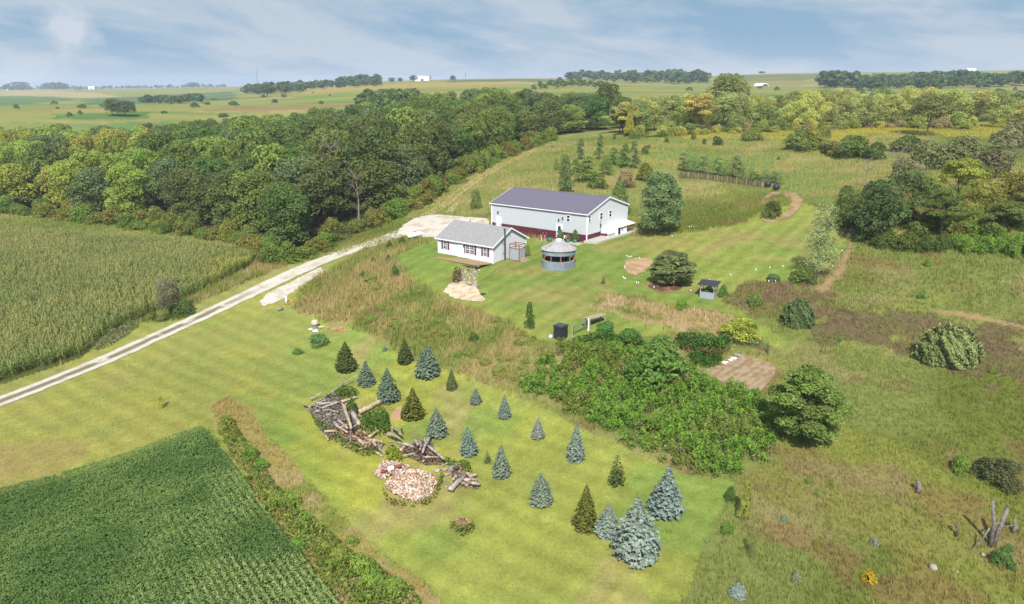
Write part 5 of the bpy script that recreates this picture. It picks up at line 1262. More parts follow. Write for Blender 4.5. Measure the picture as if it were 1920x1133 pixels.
boulder(1843, 1042, 12, 'grey stone below the dead forked trunk', M_ROCK, .9, 8); boulder(1750, 1066, 18, 'pale stone half buried in the rough grass', M_ROCK, .6, 9)
boulder(20, 395, 12, 'white stone at the left end of the woods', M_WHITE, .8, 10); boulder(1795,1073,6,'small white stone near the bottom edge of the rough grass', M_ROCK,.6,11)
boulder(919, 573, 0.1, 'x', M_DARK) if False else None
boulder(905, 553, 12, 'dark low stone beside the limestone apron', M_DARK, .5, 12)
# ------------------------------------------------------------------ crops, grass and other things nobody could count
def infov(p, pad=330):
    x, y, _ = project(p[:, 0], p[:, 1], terr(p[:, 0], p[:, 1])); return (x > -pad) & (x < 1920 + pad) & (y < 1133 + pad * 2)
# soybeans in rows
def soy():
    a, b = w1(400, 845)[:2], w1(600, 1110)[:2]; u = (b - a) / np.linalg.norm(b - a); v = np.array([-u[1], u[0]])
    p = scatter(P_SOY, 300); p = p[infov(p, 120)]
    k = len(p); s = p @ v; row = np.round(s / .46); lat = rng.uniform(-.23, .23, k); p = p + v * (row * .46 + lat - s)[:, None]
    m = inside(p[:, 0] + (vnoise(p[:, 0] / .5, p[:, 1] / .5, 7) - .5) * .9, p[:, 1] + (vnoise(p[:, 0] / .5, p[:, 1] / .5, 8) - .5) * .9, P_SOY); p, lat = p[m], lat[m]; k = len(p)
    patch = fbm(p[:, 0] / 7, p[:, 1] / 7, 71); loose = sm(patch, .36, .6) * sm(p[:, 0], -30, -14)
    z = terr(p[:, 0], p[:, 1]) + (.78 - (.8 + 3.2 * loose) * lat ** 2) * (.86 + .2 * vnoise(p[:, 0] / .5, p[:, 1] / .5, 3)) - .16 * rng.random(k) ** 2
    V, F = cards(np.c_[p, z], np.c_[rng.normal(size=(k, 2)) * .55, np.ones(k)], .088 * rng.uniform(.7, 1.3, k), 1.35)
    c = mixc(mixc(np.broadcast_to(A(104,134,70), (k, 3)), A(128,154,84), sm(patch, .4, .6)), A(176,190,120), np.clip(loose * (1 - np.abs(lat) * 6.0) * 1.15 + .16 * rng.normal(size=k), 0, 1)) * np.clip(1 + .12 * rng.normal(size=(k, 1)), .5, 1.6) * 1.5
    tag(mesh_np('soybean_field', V, F, M_LEAF, np.repeat(c, 4, 0)), 'dense green soybean field with rows running downhill', 'crop', None, 'stuff')
soy()
# corn
def corn():
    a, b = w1(60, 640)[:2], w1(360, 520)[:2]; u = (b - a) / np.linalg.norm(b - a); v = np.array([-u[1], u[0]])
    P2 = wpoly([(-260,440),(-60,428),(60,440),(200,452),(330,458),(440,470),(480,480),(470,498),(410,530),(385,542),(335,566),(250,606),(200,628),(150,666),(0,716),(-260,812)])
    p = scatter(P2, 5.4); p = p[infov(p, 20)]; k = len(p)
    s = p @ v; p = p + v * (np.round(s / .76) * .76 - s + rng.normal(size=k) * .15)[:, None]
    pc = project(p[:, 0], p[:, 1], terr(p[:, 0], p[:, 1]))[0]
    yl = fbm(p[:, 0] / 12, p[:, 1] / 12, 81); yl2 = sm(pc, 330, 470) * sm(fbm(p[:, 0] / 5, p[:, 1] / 5, 83), .35, .6) 
    H = 1.85 * (.85 + .25 * fbm(p[:, 0] / 3, p[:, 1] / 3, 5)) * (1 - .35 * yl2); z = terr(p[:, 0], p[:, 1]); Vs, Cs = [], []
    base = 1.5 * mixc(mixc(np.broadcast_to(A(136,154,84), (k, 3)), A(156,164,90), sm(yl, .42, .6)), A(186,184,72), yl2) * np.clip(1 + .16 * rng.normal(size=(k, 1)), .5, 1.5)
    for l in range(7):
        an = rng.uniform(0, 6.28, k); h0 = H * (.28 + .095 * l); ln = .52 * rng.uniform(.7, 1.2, k); d = np.c_[np.cos(an), np.sin(an), 0 * an]; w_ = .042
        sd = np.c_[-np.sin(an), np.cos(an), 0 * an] * w_
        o_ = np.c_[p, z + h0]; m_ = o_ + d * (ln * .5)[:, None] + np.c_[0 * an, 0 * an, .30 * ln]; e = o_ + d * ln[:, None] + np.c_[0 * an, 0 * an, -.05 * ln]
        Vs.append(np.stack([o_ - sd * .5, o_ + sd * .5, m_ + sd, m_ - sd], 1).reshape(-1, 3)); Vs.append(np.stack([m_ - sd, m_ + sd, e + sd * .1, e - sd * .1], 1).reshape(-1, 3))
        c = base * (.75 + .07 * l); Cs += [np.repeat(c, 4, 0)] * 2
    an = rng.uniform(0, 6.28, k); sd = np.c_[np.cos(an), np.sin(an), 0 * an]; o_ = np.c_[p, z + H * .9]; tp = np.c_[p + rng.normal(size=(k, 2)) * .06, z + H * 1.10]
    Vs.append(np.stack([o_ - sd * .02, o_ + sd * .02, tp + sd * .055, tp - sd * .055], 1).reshape(-1, 3)); Cs.append(np.repeat(np.broadcast_to(A(206,194,128), (k, 3)), 4, 0))
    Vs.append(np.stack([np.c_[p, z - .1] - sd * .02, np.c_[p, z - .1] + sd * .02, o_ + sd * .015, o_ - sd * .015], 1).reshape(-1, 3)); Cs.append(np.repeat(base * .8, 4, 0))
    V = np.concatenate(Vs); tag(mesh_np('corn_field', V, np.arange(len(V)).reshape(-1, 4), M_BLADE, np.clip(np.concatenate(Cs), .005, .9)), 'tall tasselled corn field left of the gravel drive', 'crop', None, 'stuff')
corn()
# brambles and sumac
P_THICK = wpoly([(1058,648),(1080,655),(1150,655),(1230,668),(1300,692),(1322,716),(1400,742),(1440,766),(1448,810),(1440,858),(1415,886),(1370,893),(1300,888),(1240,862),(1180,832),(1090,782),(1040,762),(992,742),(984,718),(1010,690)])
def canopy(name, poly, h, dens, leaf, ca, cb, label, cat, seed, edge=1.5, sc_=1.3, mat=M_LEAF):
    p = scatter(poly, dens); k = len(p); e = np.min([edge_dist(p, poly, i) for i in range(len(poly))], 0)
    n = fbm(p[:, 0] / sc_, p[:, 1] / sc_, seed, 3); n2 = fbm(p[:, 0] / 4, p[:, 1] / 4, seed + 3, 2)
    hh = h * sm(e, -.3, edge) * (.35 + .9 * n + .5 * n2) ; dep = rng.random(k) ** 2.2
    z = terr(p[:, 0], p[:, 1]) + np.maximum(hh - dep * (.5 + .5 * hh), .05)
    gx = rng.normal(size=(k, 2)) * .8; V, F = cards(np.c_[p, z], np.c_[gx, np.ones(k) * .9], leaf * rng.uniform(.6, 1.35, k), 1.8)
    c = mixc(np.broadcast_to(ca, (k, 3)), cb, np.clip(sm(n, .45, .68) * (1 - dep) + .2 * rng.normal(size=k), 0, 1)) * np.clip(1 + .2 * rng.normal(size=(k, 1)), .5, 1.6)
    return tag(mesh_np(name, V, F, mat, np.repeat(c, 4, 0)), label, cat, None, 'stuff')
def thicket():
    g = np.random.default_rng(77); p = scatter(P_THICK, 3.4); e = np.min([edge_dist(p, P_THICK, i) for i in range(len(P_THICK))], 0); p = p + g.normal(size=p.shape) * .25
    n1, n2 = fbm(p[:, 0] / 2.2, p[:, 1] / 2.2, 91, 3), fbm(p[:, 0] / 7, p[:, 1] / 7, 94, 2)
    h = (.75 + 1.5 * n1 + .7 * n2 - .35) * (.62 + .38 * sm(e, 0, 1.6)) * g.uniform(.75, 1.25, len(p)); k = 96
    twig = g.random(len(p)) < .07
    q = np.repeat(np.arange(len(p)), k); q = q[g.random(len(q)) < np.where(twig, .35, 1.)[q]]; m = len(q)
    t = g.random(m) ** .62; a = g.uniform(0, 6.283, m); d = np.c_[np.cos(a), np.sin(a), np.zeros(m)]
    rr = .10 + .46 * (1 - t ** 2.2) * g.random(m) ** .7
    c = np.c_[p[q], terr(p[q, 0], p[q, 1]) + h[q] * t] + d * rr[:, None]
    nn = d * .55 + np.c_[np.zeros((m, 2)), np.ones(m)] + g.normal(size=(m, 3)) * .38
    V, F = cards(c, nn, .096 * g.uniform(.6, 1.3, m), 2.4, d + np.c_[np.zeros((m, 2)), -.45 * np.ones(m)], g)
    sp = g.uniform(.8, 1.2, len(p))[q]; pt = fbm(p[:, 0] / 4, p[:, 1] / 4, 97, 2)[q]
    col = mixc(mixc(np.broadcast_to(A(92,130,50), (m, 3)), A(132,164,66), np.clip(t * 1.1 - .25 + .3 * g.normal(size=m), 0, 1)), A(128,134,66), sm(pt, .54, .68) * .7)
    col = np.where(twig[q][:, None], A(150,132,104), col) * (sp * np.clip(1 + .15 * g.normal(size=m), .5, 1.5))[:, None] * 1.75
    tag(mesh_np('bramble_thicket', V, F, M_LEAF, np.repeat(np.clip(col, .004, .9), 4, 0)), 'dense bright green thicket of leafy brambles between lawn and meadow', 'thicket', None, 'stuff')
thicket()
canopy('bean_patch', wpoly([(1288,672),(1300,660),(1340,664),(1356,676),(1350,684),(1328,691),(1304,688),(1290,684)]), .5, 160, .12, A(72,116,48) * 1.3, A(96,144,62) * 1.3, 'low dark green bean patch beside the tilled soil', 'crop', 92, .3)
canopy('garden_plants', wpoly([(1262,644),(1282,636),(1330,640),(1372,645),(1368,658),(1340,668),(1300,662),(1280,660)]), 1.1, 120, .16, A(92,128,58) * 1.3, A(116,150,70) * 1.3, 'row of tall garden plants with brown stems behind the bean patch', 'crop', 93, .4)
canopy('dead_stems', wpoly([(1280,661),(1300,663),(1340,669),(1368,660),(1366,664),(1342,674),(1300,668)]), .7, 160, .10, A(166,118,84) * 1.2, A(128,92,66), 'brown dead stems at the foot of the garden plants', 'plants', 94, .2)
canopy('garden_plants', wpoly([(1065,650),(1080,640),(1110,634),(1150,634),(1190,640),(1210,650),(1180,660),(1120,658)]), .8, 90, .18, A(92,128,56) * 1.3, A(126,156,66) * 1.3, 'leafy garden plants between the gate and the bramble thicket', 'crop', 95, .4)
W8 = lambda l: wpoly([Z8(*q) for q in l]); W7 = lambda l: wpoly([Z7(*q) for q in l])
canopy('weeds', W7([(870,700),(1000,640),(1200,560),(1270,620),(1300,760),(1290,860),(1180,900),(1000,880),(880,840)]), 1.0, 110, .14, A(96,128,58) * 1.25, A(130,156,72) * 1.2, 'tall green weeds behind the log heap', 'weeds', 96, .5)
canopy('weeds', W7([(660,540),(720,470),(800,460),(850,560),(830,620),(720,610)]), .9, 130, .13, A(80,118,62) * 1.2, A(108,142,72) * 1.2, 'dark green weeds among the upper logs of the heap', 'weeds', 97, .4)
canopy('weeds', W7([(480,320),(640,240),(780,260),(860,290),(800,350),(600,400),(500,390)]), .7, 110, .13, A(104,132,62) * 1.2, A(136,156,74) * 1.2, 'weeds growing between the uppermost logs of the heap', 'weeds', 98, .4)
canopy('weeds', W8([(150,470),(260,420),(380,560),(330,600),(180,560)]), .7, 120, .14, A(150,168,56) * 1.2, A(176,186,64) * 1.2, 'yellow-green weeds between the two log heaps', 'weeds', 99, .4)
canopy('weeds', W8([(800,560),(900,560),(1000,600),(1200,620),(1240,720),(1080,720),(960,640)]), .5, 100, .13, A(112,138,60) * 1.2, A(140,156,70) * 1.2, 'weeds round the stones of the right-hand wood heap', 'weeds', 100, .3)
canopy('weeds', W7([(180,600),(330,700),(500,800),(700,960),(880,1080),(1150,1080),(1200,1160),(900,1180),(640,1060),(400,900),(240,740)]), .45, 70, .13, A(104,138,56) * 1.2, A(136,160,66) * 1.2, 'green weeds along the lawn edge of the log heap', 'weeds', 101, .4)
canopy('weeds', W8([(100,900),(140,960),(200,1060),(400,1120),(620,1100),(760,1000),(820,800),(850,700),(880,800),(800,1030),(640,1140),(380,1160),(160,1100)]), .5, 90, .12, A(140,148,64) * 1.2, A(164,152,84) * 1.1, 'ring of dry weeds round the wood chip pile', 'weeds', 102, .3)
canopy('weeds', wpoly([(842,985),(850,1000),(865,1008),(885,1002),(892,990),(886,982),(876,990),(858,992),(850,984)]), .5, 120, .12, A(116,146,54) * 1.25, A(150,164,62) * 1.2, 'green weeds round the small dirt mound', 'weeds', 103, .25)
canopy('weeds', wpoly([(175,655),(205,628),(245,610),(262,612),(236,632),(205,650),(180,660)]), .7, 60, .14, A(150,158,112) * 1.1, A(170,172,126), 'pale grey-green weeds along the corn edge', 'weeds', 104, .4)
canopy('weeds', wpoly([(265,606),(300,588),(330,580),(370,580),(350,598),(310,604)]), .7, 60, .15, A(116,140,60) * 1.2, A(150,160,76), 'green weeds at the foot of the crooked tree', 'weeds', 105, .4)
rot = None
for nm, pl, ca, cb, lb, sd in (('wood_debris', W7([(120,520),(400,340),(600,300),(620,380),(660,540),(860,650),(880,780),(700,900),(560,860),(380,900),(300,760),(230,640)]), A(186,170,152) * 1.1, A(150,136,122), 'grey splintered bark and small sticks filling the log heap', 107),
                           ('wood_debris', W7([(380,860),(560,780),(760,840),(900,860),(1060,960),(1190,1060),(1100,1120),(880,1080),(700,1000),(520,940),(400,950)]), A(206,172,140) * 1.1, A(166,132,108), 'tan broken wood filling the lower end of the log heap', 108),
                           ('wood_debris', W8([(340,400),(620,340),(740,360),(760,480),(880,620),(640,620),(480,540),(360,500)]), A(170,146,126) * 1.1, A(136,116,100), 'brown bark pieces under the smaller log heap', 109),
                           ('wood_debris', W8([(920,680),(1080,640),(1180,760),(1320,850),(1320,930),(1200,910),(1080,900),(1000,820)]), A(196,168,146) * 1.1, A(160,134,118), 'pale bark pieces under the right-hand wood heap', 110)):
    canopy(nm, pl, .40, 120, .15, ca, cb, lb, 'wood debris', sd, .4, .6)
canopy('weeds', wpoly([(415,800),(432,790),(470,838),(520,915),(590,985),(660,1040),(740,1085),(775,1110),(800,1150),(660,1160),(560,1042),(480,932),(420,832)]), .85, 70, .13, A(118,144,62) * 1.3, A(158,172,84) * 1.25, 'tall yellow-green weeds along the soybean side of the weedy strip', 'weeds', 111, .5, 1.6)
# the wood chip pile, rubble and dirt mound
def chips(name, poly, h, n, size, cols, label, cat, seed, off=.05):
    c0 = poly.mean(0); base = drape(name, poly, .12, two(cols[0] * .7, cols[1] * .7, .4, .35, .65, seed), off, .3, 'stuff', h)
    p = scatter(poly, n); k = len(p); r = np.sqrt(((p[:, 0] - c0[0]) / (np.ptp(poly[:, 0]) / 2)) ** 2 + ((p[:, 1] - c0[1]) / (np.ptp(poly[:, 1]) / 2)) ** 2)
    z = terr(p[:, 0], p[:, 1]) + off + h * np.clip(1 - r, 0, 1) * (.7 + .6 * fbm(p[:, 0] / .8, p[:, 1] / .8, 3)) + .05
    V, F = cards(np.c_[p, z], np.c_[rng.normal(size=(k, 2)) * .7, np.ones(k)], size * rng.uniform(.5, 1.3, k), 2.2); cc = np.array(cols)[rng.integers(len(cols), size=k)] * np.clip(1 + .2 * rng.normal(size=(k, 1)), .5, 1.5)
    # the loose pieces belong to the same heap: join them to the mound's mesh
    me = base.data; nv = len(me.vertices); v0 = np.zeros(nv * 3, np.float32); me.vertices.foreach_get('co', v0); q0 = np.zeros(len(me.loops), np.int32); me.loops.foreach_get('vertex_index', q0)
    c0_ = np.zeros(nv * 4, np.float32); me.attributes['Col'].data.foreach_get('color', c0_)
    bpy.data.objects.remove(base)
    return tag(mesh_np(name, np.concatenate([v0.reshape(-1, 3), V]), np.concatenate([q0.reshape(-1, 4), F + nv]), M_GRAVEL, np.concatenate([c0_.reshape(-1, 4)[:, :3], np.repeat(np.clip(cc, 0, .9), 4, 0)])), label, cat, None, 'stuff')
chips('wood_chip_pile', W8([(140,860),(210,790),(340,700),(480,680),(640,700),(760,770),(790,850),(750,960),(660,1040),(560,1070),(400,1060),(250,1000),(150,920)]), 1.1, 130, .13, [A(232,206,180) * 1.3, A(240,220,200) * 1.3, A(206,160,128) * 1.2, A(180,140,116)], 'round pile of pale pinkish wood chips on the lawn', 'wood chips', 1)
chips('rubble_heap', W8([(20,740),(60,680),(120,570),(240,580),(360,630),(420,600),(440,660),(340,720),(250,760),(120,790),(40,780)]), .5, 90, .15, [A(222,190,166) * 1.2, A(236,222,206) * 1.2, A(176,136,116), A(206,156,130)], 'heap of pale rubble and chips above the wood chip pile', 'rubble', 2)
chips('dirt_mound', wpoly([(842,992),(848,980),(860,974),(874,975),(886,984),(884,994),(868,999),(850,999)]), .7, 50, .12, [A(196,160,120), A(176,140,104), A(206,176,140)], 'small mound of pinkish dirt low on the lawn', 'mound', 3)
def rocks(name, poly, dens, r0, r1, label, cat, mat, seed):
    g = np.random.default_rng(seed); p = scatter(poly, dens); r = g.uniform(r0, r1, len(p)); V, F = rock_data(len(p), g, r); z = terr(p[:, 0], p[:, 1])
    V = np.concatenate([v + [q[0], q[1], zz + rr * .35] for v, q, zz, rr in zip(V, p, z, r)]); c = np.repeat(A(196,180,156) * np.clip(1 + .3 * g.normal(size=(len(p), 1)), .45, 1.5) * (1 + .035 * g.normal(size=(len(p), 3))), 42, 0)
    return tag(mesh_np(name, V, F, mat, np.clip(c, .01, .8)), label, cat, None, 'stuff')
rocks('rubble', wpoly([(862,506),(880,508),(900,505),(896,518),(890,528),(896,540),(880,536),(862,532),(852,524)]), 26, .08, .22, 'broken field stones spilling from under the deck', 'rubble', M_GRAVEL, 5)
canopy('dead_brush', wpoly([(850,512),(862,508),(868,520),(858,532),(848,528)]), 1.0, 90, .12, A(150,110,84), A(128,104,76), 'brown dead brush left of the stones under the deck', 'brush', 106, .3)
# grass
def grass(name, y0, y1, dens, h, w_, bl, label, colf=None, lim=None):
    xs = y1 * .98; p = np.c_[rng.uniform(-xs, xs, int(2 * xs * (y1 - y0) * dens)), np.zeros(int(2 * xs * (y1 - y0) * dens))]; p[:, 1] = rng.uniform(y0, y1, len(p))
    p = p[np.abs(p[:, 0]) < p[:, 1] * 1.0]; p = p[wild(p[:, 0], p[:, 1]) > 0]; p = p[~inside(p[:, 0], p[:, 1], P_WOODS)]; p = p[~inside(p[:, 0], p[:, 1], P_THICK)]
    p = p[infov(p)]
    hh = h * (.55 + .9 * fbm(p[:, 0] / 3, p[:, 1] / 3, 33, 3))
    bank = sm(p[:, 1], 60, 72) * (1 - sm(p[:, 1], 112, 122)) * sm(-p[:, 0], -10, -2); hh = hh * (1 + 1.0 * bank)
    return tufts(name, p[:, 0], p[:, 1], hh, w_, bl, .2, colf, .6, lambda x, y: np.clip(groundcol(x, y) * 1.35 + A(40,36,20) * .3, 0, .6), 'stuff', label, 'grass', 1.72)
grass('tall_grass', 36, 78, 17, .34, .045, 4, 'rough uncut grass of the lower meadow and slope')
grass('tall_grass', 78, 128, 9, .46, .075, 4, 'rough uncut straw-coloured grass of the slope and terraces')
grass('tall_grass', 128, 235, 4.5, .48, .10, 3, 'rough uncut grass of the upper hillside')

def lawn(name, poly, y1, dens, label):
    p = scatter(poly, dens); p = p[(p[:, 1] < y1) & (p[:, 1] > 34)]; p = p[infov(p)]
    for q in (P_SOY, P_DITCH, P_PULL, P_APRON, P_SANDPIT, P_MULCH): p = p[~inside(p[:, 0], p[:, 1], q)]
    cl = fbm(p[:, 0] / .6, p[:, 1] / .6, 57, 2)
    p = p[~near_drive(p)]; cl = fbm(p[:, 0] / .6, p[:, 1] / .6, 57, 2)
    tufts(name, p[:, 0], p[:, 1], .03 + .09 * cl, .07, 2, .22, None, .9, None, 'stuff', label, 'grass', 1.12)
lawn('lawn_grass', P_LAWN, 82, 16, 'short mown grass of the lower lawn')
lawn('lawn_grass', P_HOUSE, 112, 8, 'short mown grass of the house lawn')

# ------------------------------------------------------------------ far away
LOW = {}
def far_crown(seed, H, Rr, col, n=170):
    return crown_data(seed, H, Rr, H * .05, 9, n, H * .13, 'round', col, .2, .03)
def woodline(name, label, items, col, cat='wood'):
    """one far wood: items are (photo x, distance, tree height)"""
    parts = []
    for k, (px, Y, H) in enumerate(items):
        x, y, z = at_dist(px, Y); V, F, c = far_crown(900 + k % 7, 1, .42, np.array(A(*col)) * 2.2)
        a = k * 1.7; V = V @ np.array([[math.cos(a), math.sin(a), 0], [-math.sin(a), math.cos(a), 0], [0, 0, 1]])
        parts.append((V * H * [1.3, 1.3, 1] + [x, y, z], F, c * rng.uniform(.8, 1.2)))
    V, F, c = merge(parts); return tag(mesh_np(name, V, F, M_LEAF, c), label, cat, None, 'stuff')
def span(x0, x1, n, Y, H, jit=.1): return [(x0 + (x1 - x0) * (k + rng.uniform(-.4, .4)) / n, Y * rng.uniform(1 - jit, 1 + jit), H * rng.uniform(.6, 1.0)) for k in range(n)]
FARC = (84,104,66)
woodline('far_wood', 'dark line of trees on the skyline left of the white shed', span(495, 735, 60, 1150, 14) + span(505, 600, 24, 1050, 15) + span(660, 730, 30, 1250, 17), FARC)
woodline('far_wood', 'dark wooded strip on the skyline right of centre', span(1055, 1300, 80, 1250, 15) + span(1160, 1290, 40, 1200, 17), FARC)
woodline('far_wood', 'big dark wood on the far slope at right', span(1560, 1790, 70, 760, 12) + span(1500, 1760, 60, 960, 15) + span(1500, 1560, 20, 900, 20) + span(1640, 1730, 20, 900, 16) + span(1760, 1850, 24, 800, 13), FARC)
woodline('far_wood', 'thin line of trees at the far left horizon', span(60, 470, 90, 3300, 16) + span(80, 120, 10, 3000, 24) + span(150, 190, 14, 3000, 30), FARC)
woodline('far_hedge', 'bushy hedge across the far green field at left', span(315, 425, 40, 760, 8), FARC, 'hedge')
woodline('far_hedge', 'trees behind the woods on the back of the hill', span(700, 800, 30, 520, 10) + span(1000, 1120, 20, 700, 7), (96,116,60), 'hedge')
def far_tree(px, base, Y, hpx, wpx, col, label, kind='oak', group=None):
    x, y, z = at_dist(px, Y); m, c = mpp(np.array([x, y, z])); d = rays(px, base); 
    return tree(kind, int(px) % 3, (x, y, z), label, 'tree', 'tree', group, hpx * m, wpx * m, col)
for a in ((262,222,440,34,36,(104,116,72),'ragged lone tree in the far fields, left part of the group'),(285,224,440,30,40,(92,108,70),'lone round tree right of the ragged one in the far fields'),(535,180,850,24,36,(88,106,64),'dark round tree in front of the far skyline wood'),
          (110,170,3000,16,34,(76,96,76),'peaked dark clump of trees on the far left horizon'),(408,163,3000,10,26,(76,96,76),'small peaked clump of trees on the horizon, right of the far hedge'),(858,150,1150,11,12,(76,94,60),'lone round tree on the skyline right of the white shed'),
          (790,150,1300,12,18,(76,94,60),'dark trees immediately left of the white shed'),(815,148,1400,9,12,(76,94,60),'tree crown showing above the white shed roof'),(752,153,1300,10,14,(76,94,60),'small skyline tree right of the long skyline wood'),(767,153,1300,9,12,(80,98,62),'second small skyline tree right of the long skyline wood'),
          (1042,150,1100,9,12,(76,94,60),'small round skyline tree right of centre'),(1880,150,700,28,30,(92,112,60),'round tree on the skyline near the right edge'),(1390,138,1650,5,14,(76,94,60),'tiny tree on the bare skyline above the white hoop barn'),
          (740,180,560,22,34,(92,112,62),'green round tree behind the back edge of the woods'),(782,182,540,24,30,(110,108,86),'grey-brown tree behind the back edge of the woods'),(1895,140,1100,16,40,(88,106,66),'dark trees on the skyline at the right edge')):
    far_tree(*a)
gf = 'bushes dotted over the far fields'
for k in range(30):
    px = rng.uniform(0, 700); Y = rng.uniform(420, 900); x, y, z = at_dist(px, Y)
    tree('bush', k % 4, (x, y, z), 'small dark bush dotted over the far fields at left', 'bush', 'bush', gf, rng.uniform(1.5, 4), rng.uniform(3, 9), (92 + rng.integers(-6, 14), 112, 66))
for k in range(26):
    px = rng.uniform(1180, 1900); x, y, z = at_dist(px, rng.uniform(420, 800)); tree('bush', k % 4, (x, y, z), 'small dark bush dotted over the far fields at right', 'bush', 'bush', gf + ' at right', rng.uniform(1.5, 4), rng.uniform(3, 9), (92,112,62))
def far_house(px, Y, L, D, H, rise, rot, label, wallm, roofm, name='farm_shed', cat='shed', dz=0):
    x, y, z = at_dist(px, Y); t = thing(name, label, cat, (x, y, z + dz), rot)
    gable_walls(L, D, H, rise, -3).build('wall', wallm, t); gable_roof(L, D, H, rise, .3, .3, .15).build('roof', roofm, t)
    q = MB(); q.box(L * .4, -.06, 0, L * .6, 0, H * .8); q.build('door', M_STOVE, t); return t
M_FROOF = flat_mat('far_white_roof', (.66,.66,.66), .6)
far_house(793, 1350, 24, 18, 5, 3.5, .1, 'long white shed alone on the skyline', M_WHITE, M_FROOF)
far_house(80, 3000, 14, 10, 5, 3, .3, 'tiny white farmhouse at the left of the far peaked trees', M_WHITE, M_STOVE, 'farmhouse', 'house'); far_house(200, 3100, 30, 14, 7, 4, 0, 'long grey farm building on the far left horizon', M_STOVE, M_STOVE); far_house(226, 3050, 22, 12, 8, 4, .2, 'white farm building right of the long grey one on the horizon', M_WHITE, M_FROOF)
far_house(1745, 1300, 16, 10, 4, 2.5, .2, 'white farm building among trees on the right skyline', M_WHITE, M_FROOF)
x, y, z = at_dist(1398, 1000); t = thing('hoop_barn', 'small white arched barn on the far right hillside', 'barn', (x, y, z), .3)
b = MB(); pr = [(5.2 * math.cos(a), 3.6 * math.sin(a)) for a in np.linspace(0, math.pi, 13)]; b.prism([(px_, 0, pz) for px_, pz in pr], (0, 18, 0)); b.build('cover', M_FROOF, t)
q = MB(); q.prism([(px_ * .8, -.1, pz * .8) for px_, pz in pr], (0, -.1, 0)); q.build('opening', M_STOVE, t)
x, y, z = at_dist(520, 1500); t = thing('radio_mast', 'thin radio mast far off above the left skyline wood', 'mast', (x, y, z))
q = MB()
for k in range(3): a = k * 2.09; q.tube([(1.2 * math.cos(a), 1.2 * math.sin(a), -2), (.3 * math.cos(a), .3 * math.sin(a), 38)], .12, 4)
q.build('lattice', M_STOVE, t); q = MB(); q.tube([(0, 0, 38), (0, 0, 44)], .14, 5); q.build('antenna', M_STOVE, t)
for px, lab in ((880,'utility pole on the bare skyline right of the white shed'),):
    x, y, z = at_dist(px, 1300); t = thing('utility_pole', lab, 'pole', (x, y, z)); q = MB(); q.tube([(0, 0, -1), (0, 0, 11)], .25, 6); q.build('pole', M_BARK, t); q = MB(); q.box(-1.3, -.1, 10, 1.3, .1, 10.25); q.build('crossarm', M_BARK, t)
# the air
hz = MB(); hz.box(-7000, -80, -40, 7000, 4300, 76); haze = hz.build('haze', newmat('haze_air')[0]); tag(haze, kind='stuff')
m = bpy.data.materials['haze_air']; nt = m.node_tree; o_ = [n for n in nt.nodes if n.type == 'OUTPUT_MATERIAL'][0]
pv = N(nt, 'ShaderNodeVolumePrincipled'); pv.inputs['Color'].default_value = (.80, .88, 1, 1); pv.inputs['Density'].default_value = .00014; pv.inputs['Anisotropy'].default_value = 0
nt.links.new(pv.outputs[0], o_.inputs['Volume'])
SKYS, EXPO = .14, 1.1
SKYK = 1 / (SKYS * 2 ** EXPO)      # cloud colours are given as they show on the picture
# ------------------------------------------------------------------ light and sky
SUN_AZ, SUN_EL = R(4), R(46)      # light travels towards +Y, a little to the right
sun = bpy.data.lights.new('sun', 'SUN'); sun.energy = 3.7; sun.angle = R(.55); sun.color = (1, .97, .91)
so = bpy.data.objects.new('sun', sun); COL.objects.link(so)
so.rotation_euler = (math.pi / 2 - SUN_EL, 0, -SUN_AZ)
w = bpy.data.worlds.new('World'); sc.world = w; w.use_nodes = True
nt = w.node_tree; nt.nodes.clear()
out = nt.nodes.new('ShaderNodeOutputWorld'); bg = nt.nodes.new('ShaderNodeBackground')
sky = N(nt, 'ShaderNodeTexSky', sky_type='NISHITA'); sky.sun_disc = False
sky.sun_elevation = SUN_EL; sky.sun_rotation = math.pi + SUN_AZ; sky.altitude = 300; sky.air_density = 1.0; sky.dust_density = .6; sky.ozone_density = 1.6
tc = N(nt, 'ShaderNodeTexCoord'); sp = N(nt, 'ShaderNodeSeparateXYZ'); nt.links.new(tc.outputs['Generated'], sp.inputs[0])
def math_(op, a, b=None):
    n = N(nt, 'ShaderNodeMath', operation=op)
    for k, v in enumerate((a, b)):
        if v is None: continue
        if isinstance(v, bpy.types.NodeSocket): nt.links.new(v, n.inputs[k])
        else: n.inputs[k].default_value = v
    return n.outputs[0]
az = math_('ARCTAN2', sp.outputs[0], sp.outputs[1]); el = math_('ARCSINE', sp.outputs[2])
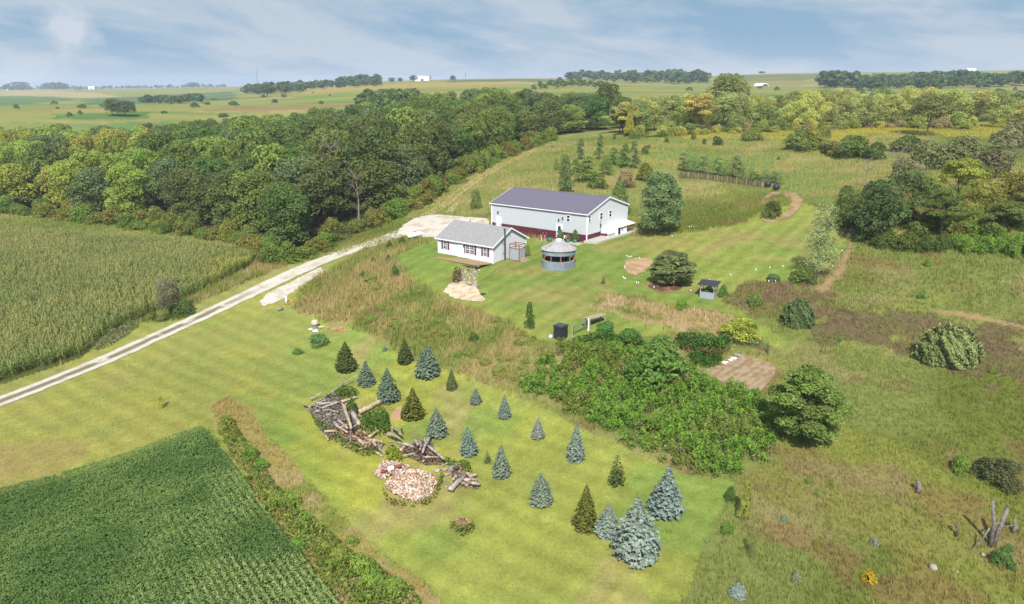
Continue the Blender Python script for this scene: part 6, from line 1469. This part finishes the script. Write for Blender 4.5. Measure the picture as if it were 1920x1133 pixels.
cb = N(nt, 'ShaderNodeCombineXYZ'); nt.links.new(math_('MULTIPLY', az, 1.0), cb.inputs[0]); nt.links.new(math_('ADD', math_('MULTIPLY', el, 4.2), math_('MULTIPLY', az, .55)), cb.inputs[1])
n1 = noise(nt, 3.4, 9, .60, cb.outputs[0], .25)
wisps = ramp(nt, n1, .41, .58)
low = ramp(nt, el, 0.0, .06, .5, .0)
cl = N(nt, 'ShaderNodeClamp'); nt.links.new(math_('ADD', wisps, low), cl.inputs[0])
lowsky = ramp(nt, el, .10, .45, 1, 0)
c = mix(nt, sky.outputs[0], (.27 * SKYK, .44 * SKYK, .61 * SKYK), lowsky)
c = mix(nt, c, (.57 * SKYK, .64 * SKYK, .72 * SKYK), math_('MULTIPLY', cl.outputs[0], .85))
# one small heap of cloud low in the left of the sky
def puff(a0, e0, ra, re, amt):
    global c
    x = math_('DIVIDE', math_('SUBTRACT', az, a0), ra); y = math_('DIVIDE', math_('SUBTRACT', el, e0), re)
    r = math_('SQRT', math_('ADD', math_('MULTIPLY', x, x), math_('MULTIPLY', y, y)))
    cb2 = N(nt, 'ShaderNodeCombineXYZ'); nt.links.new(az, cb2.inputs[0]); nt.links.new(el, cb2.inputs[1])
    nn = noise(nt, 38, 6, .6, cb2.outputs[0])
    m = ramp(nt, math_('ADD', r, math_('MULTIPLY', math_('SUBTRACT', nn, .5), 1.7)), 1.15, .35)
    c = mix(nt, c, (.70 * SKYK, .73 * SKYK, .79 * SKYK), math_('MULTIPLY', m, amt))
puff(-.507, .0595, .030, .026, .8)
puff(-.545, .019, .034, .018, .4)
nt.links.new(c, bg.inputs[0]); bg.inputs[1].default_value = SKYS; nt.links.new(bg.outputs[0], out.inputs[0])
sc.view_settings.view_transform = 'Standard'; sc.view_settings.look = 'None'; sc.view_settings.exposure = EXPO; sc.view_settings.gamma = 1
cy = sc.cycles; cy.max_bounces = 6; cy.diffuse_bounces = 3; cy.glossy_bounces = 2; cy.transmission_bounces = 4; cy.transparent_max_bounces = 6; cy.volume_bounces = 0
cy.use_denoising = True; cy.use_adaptive_sampling = True; cy.adaptive_threshold = .005
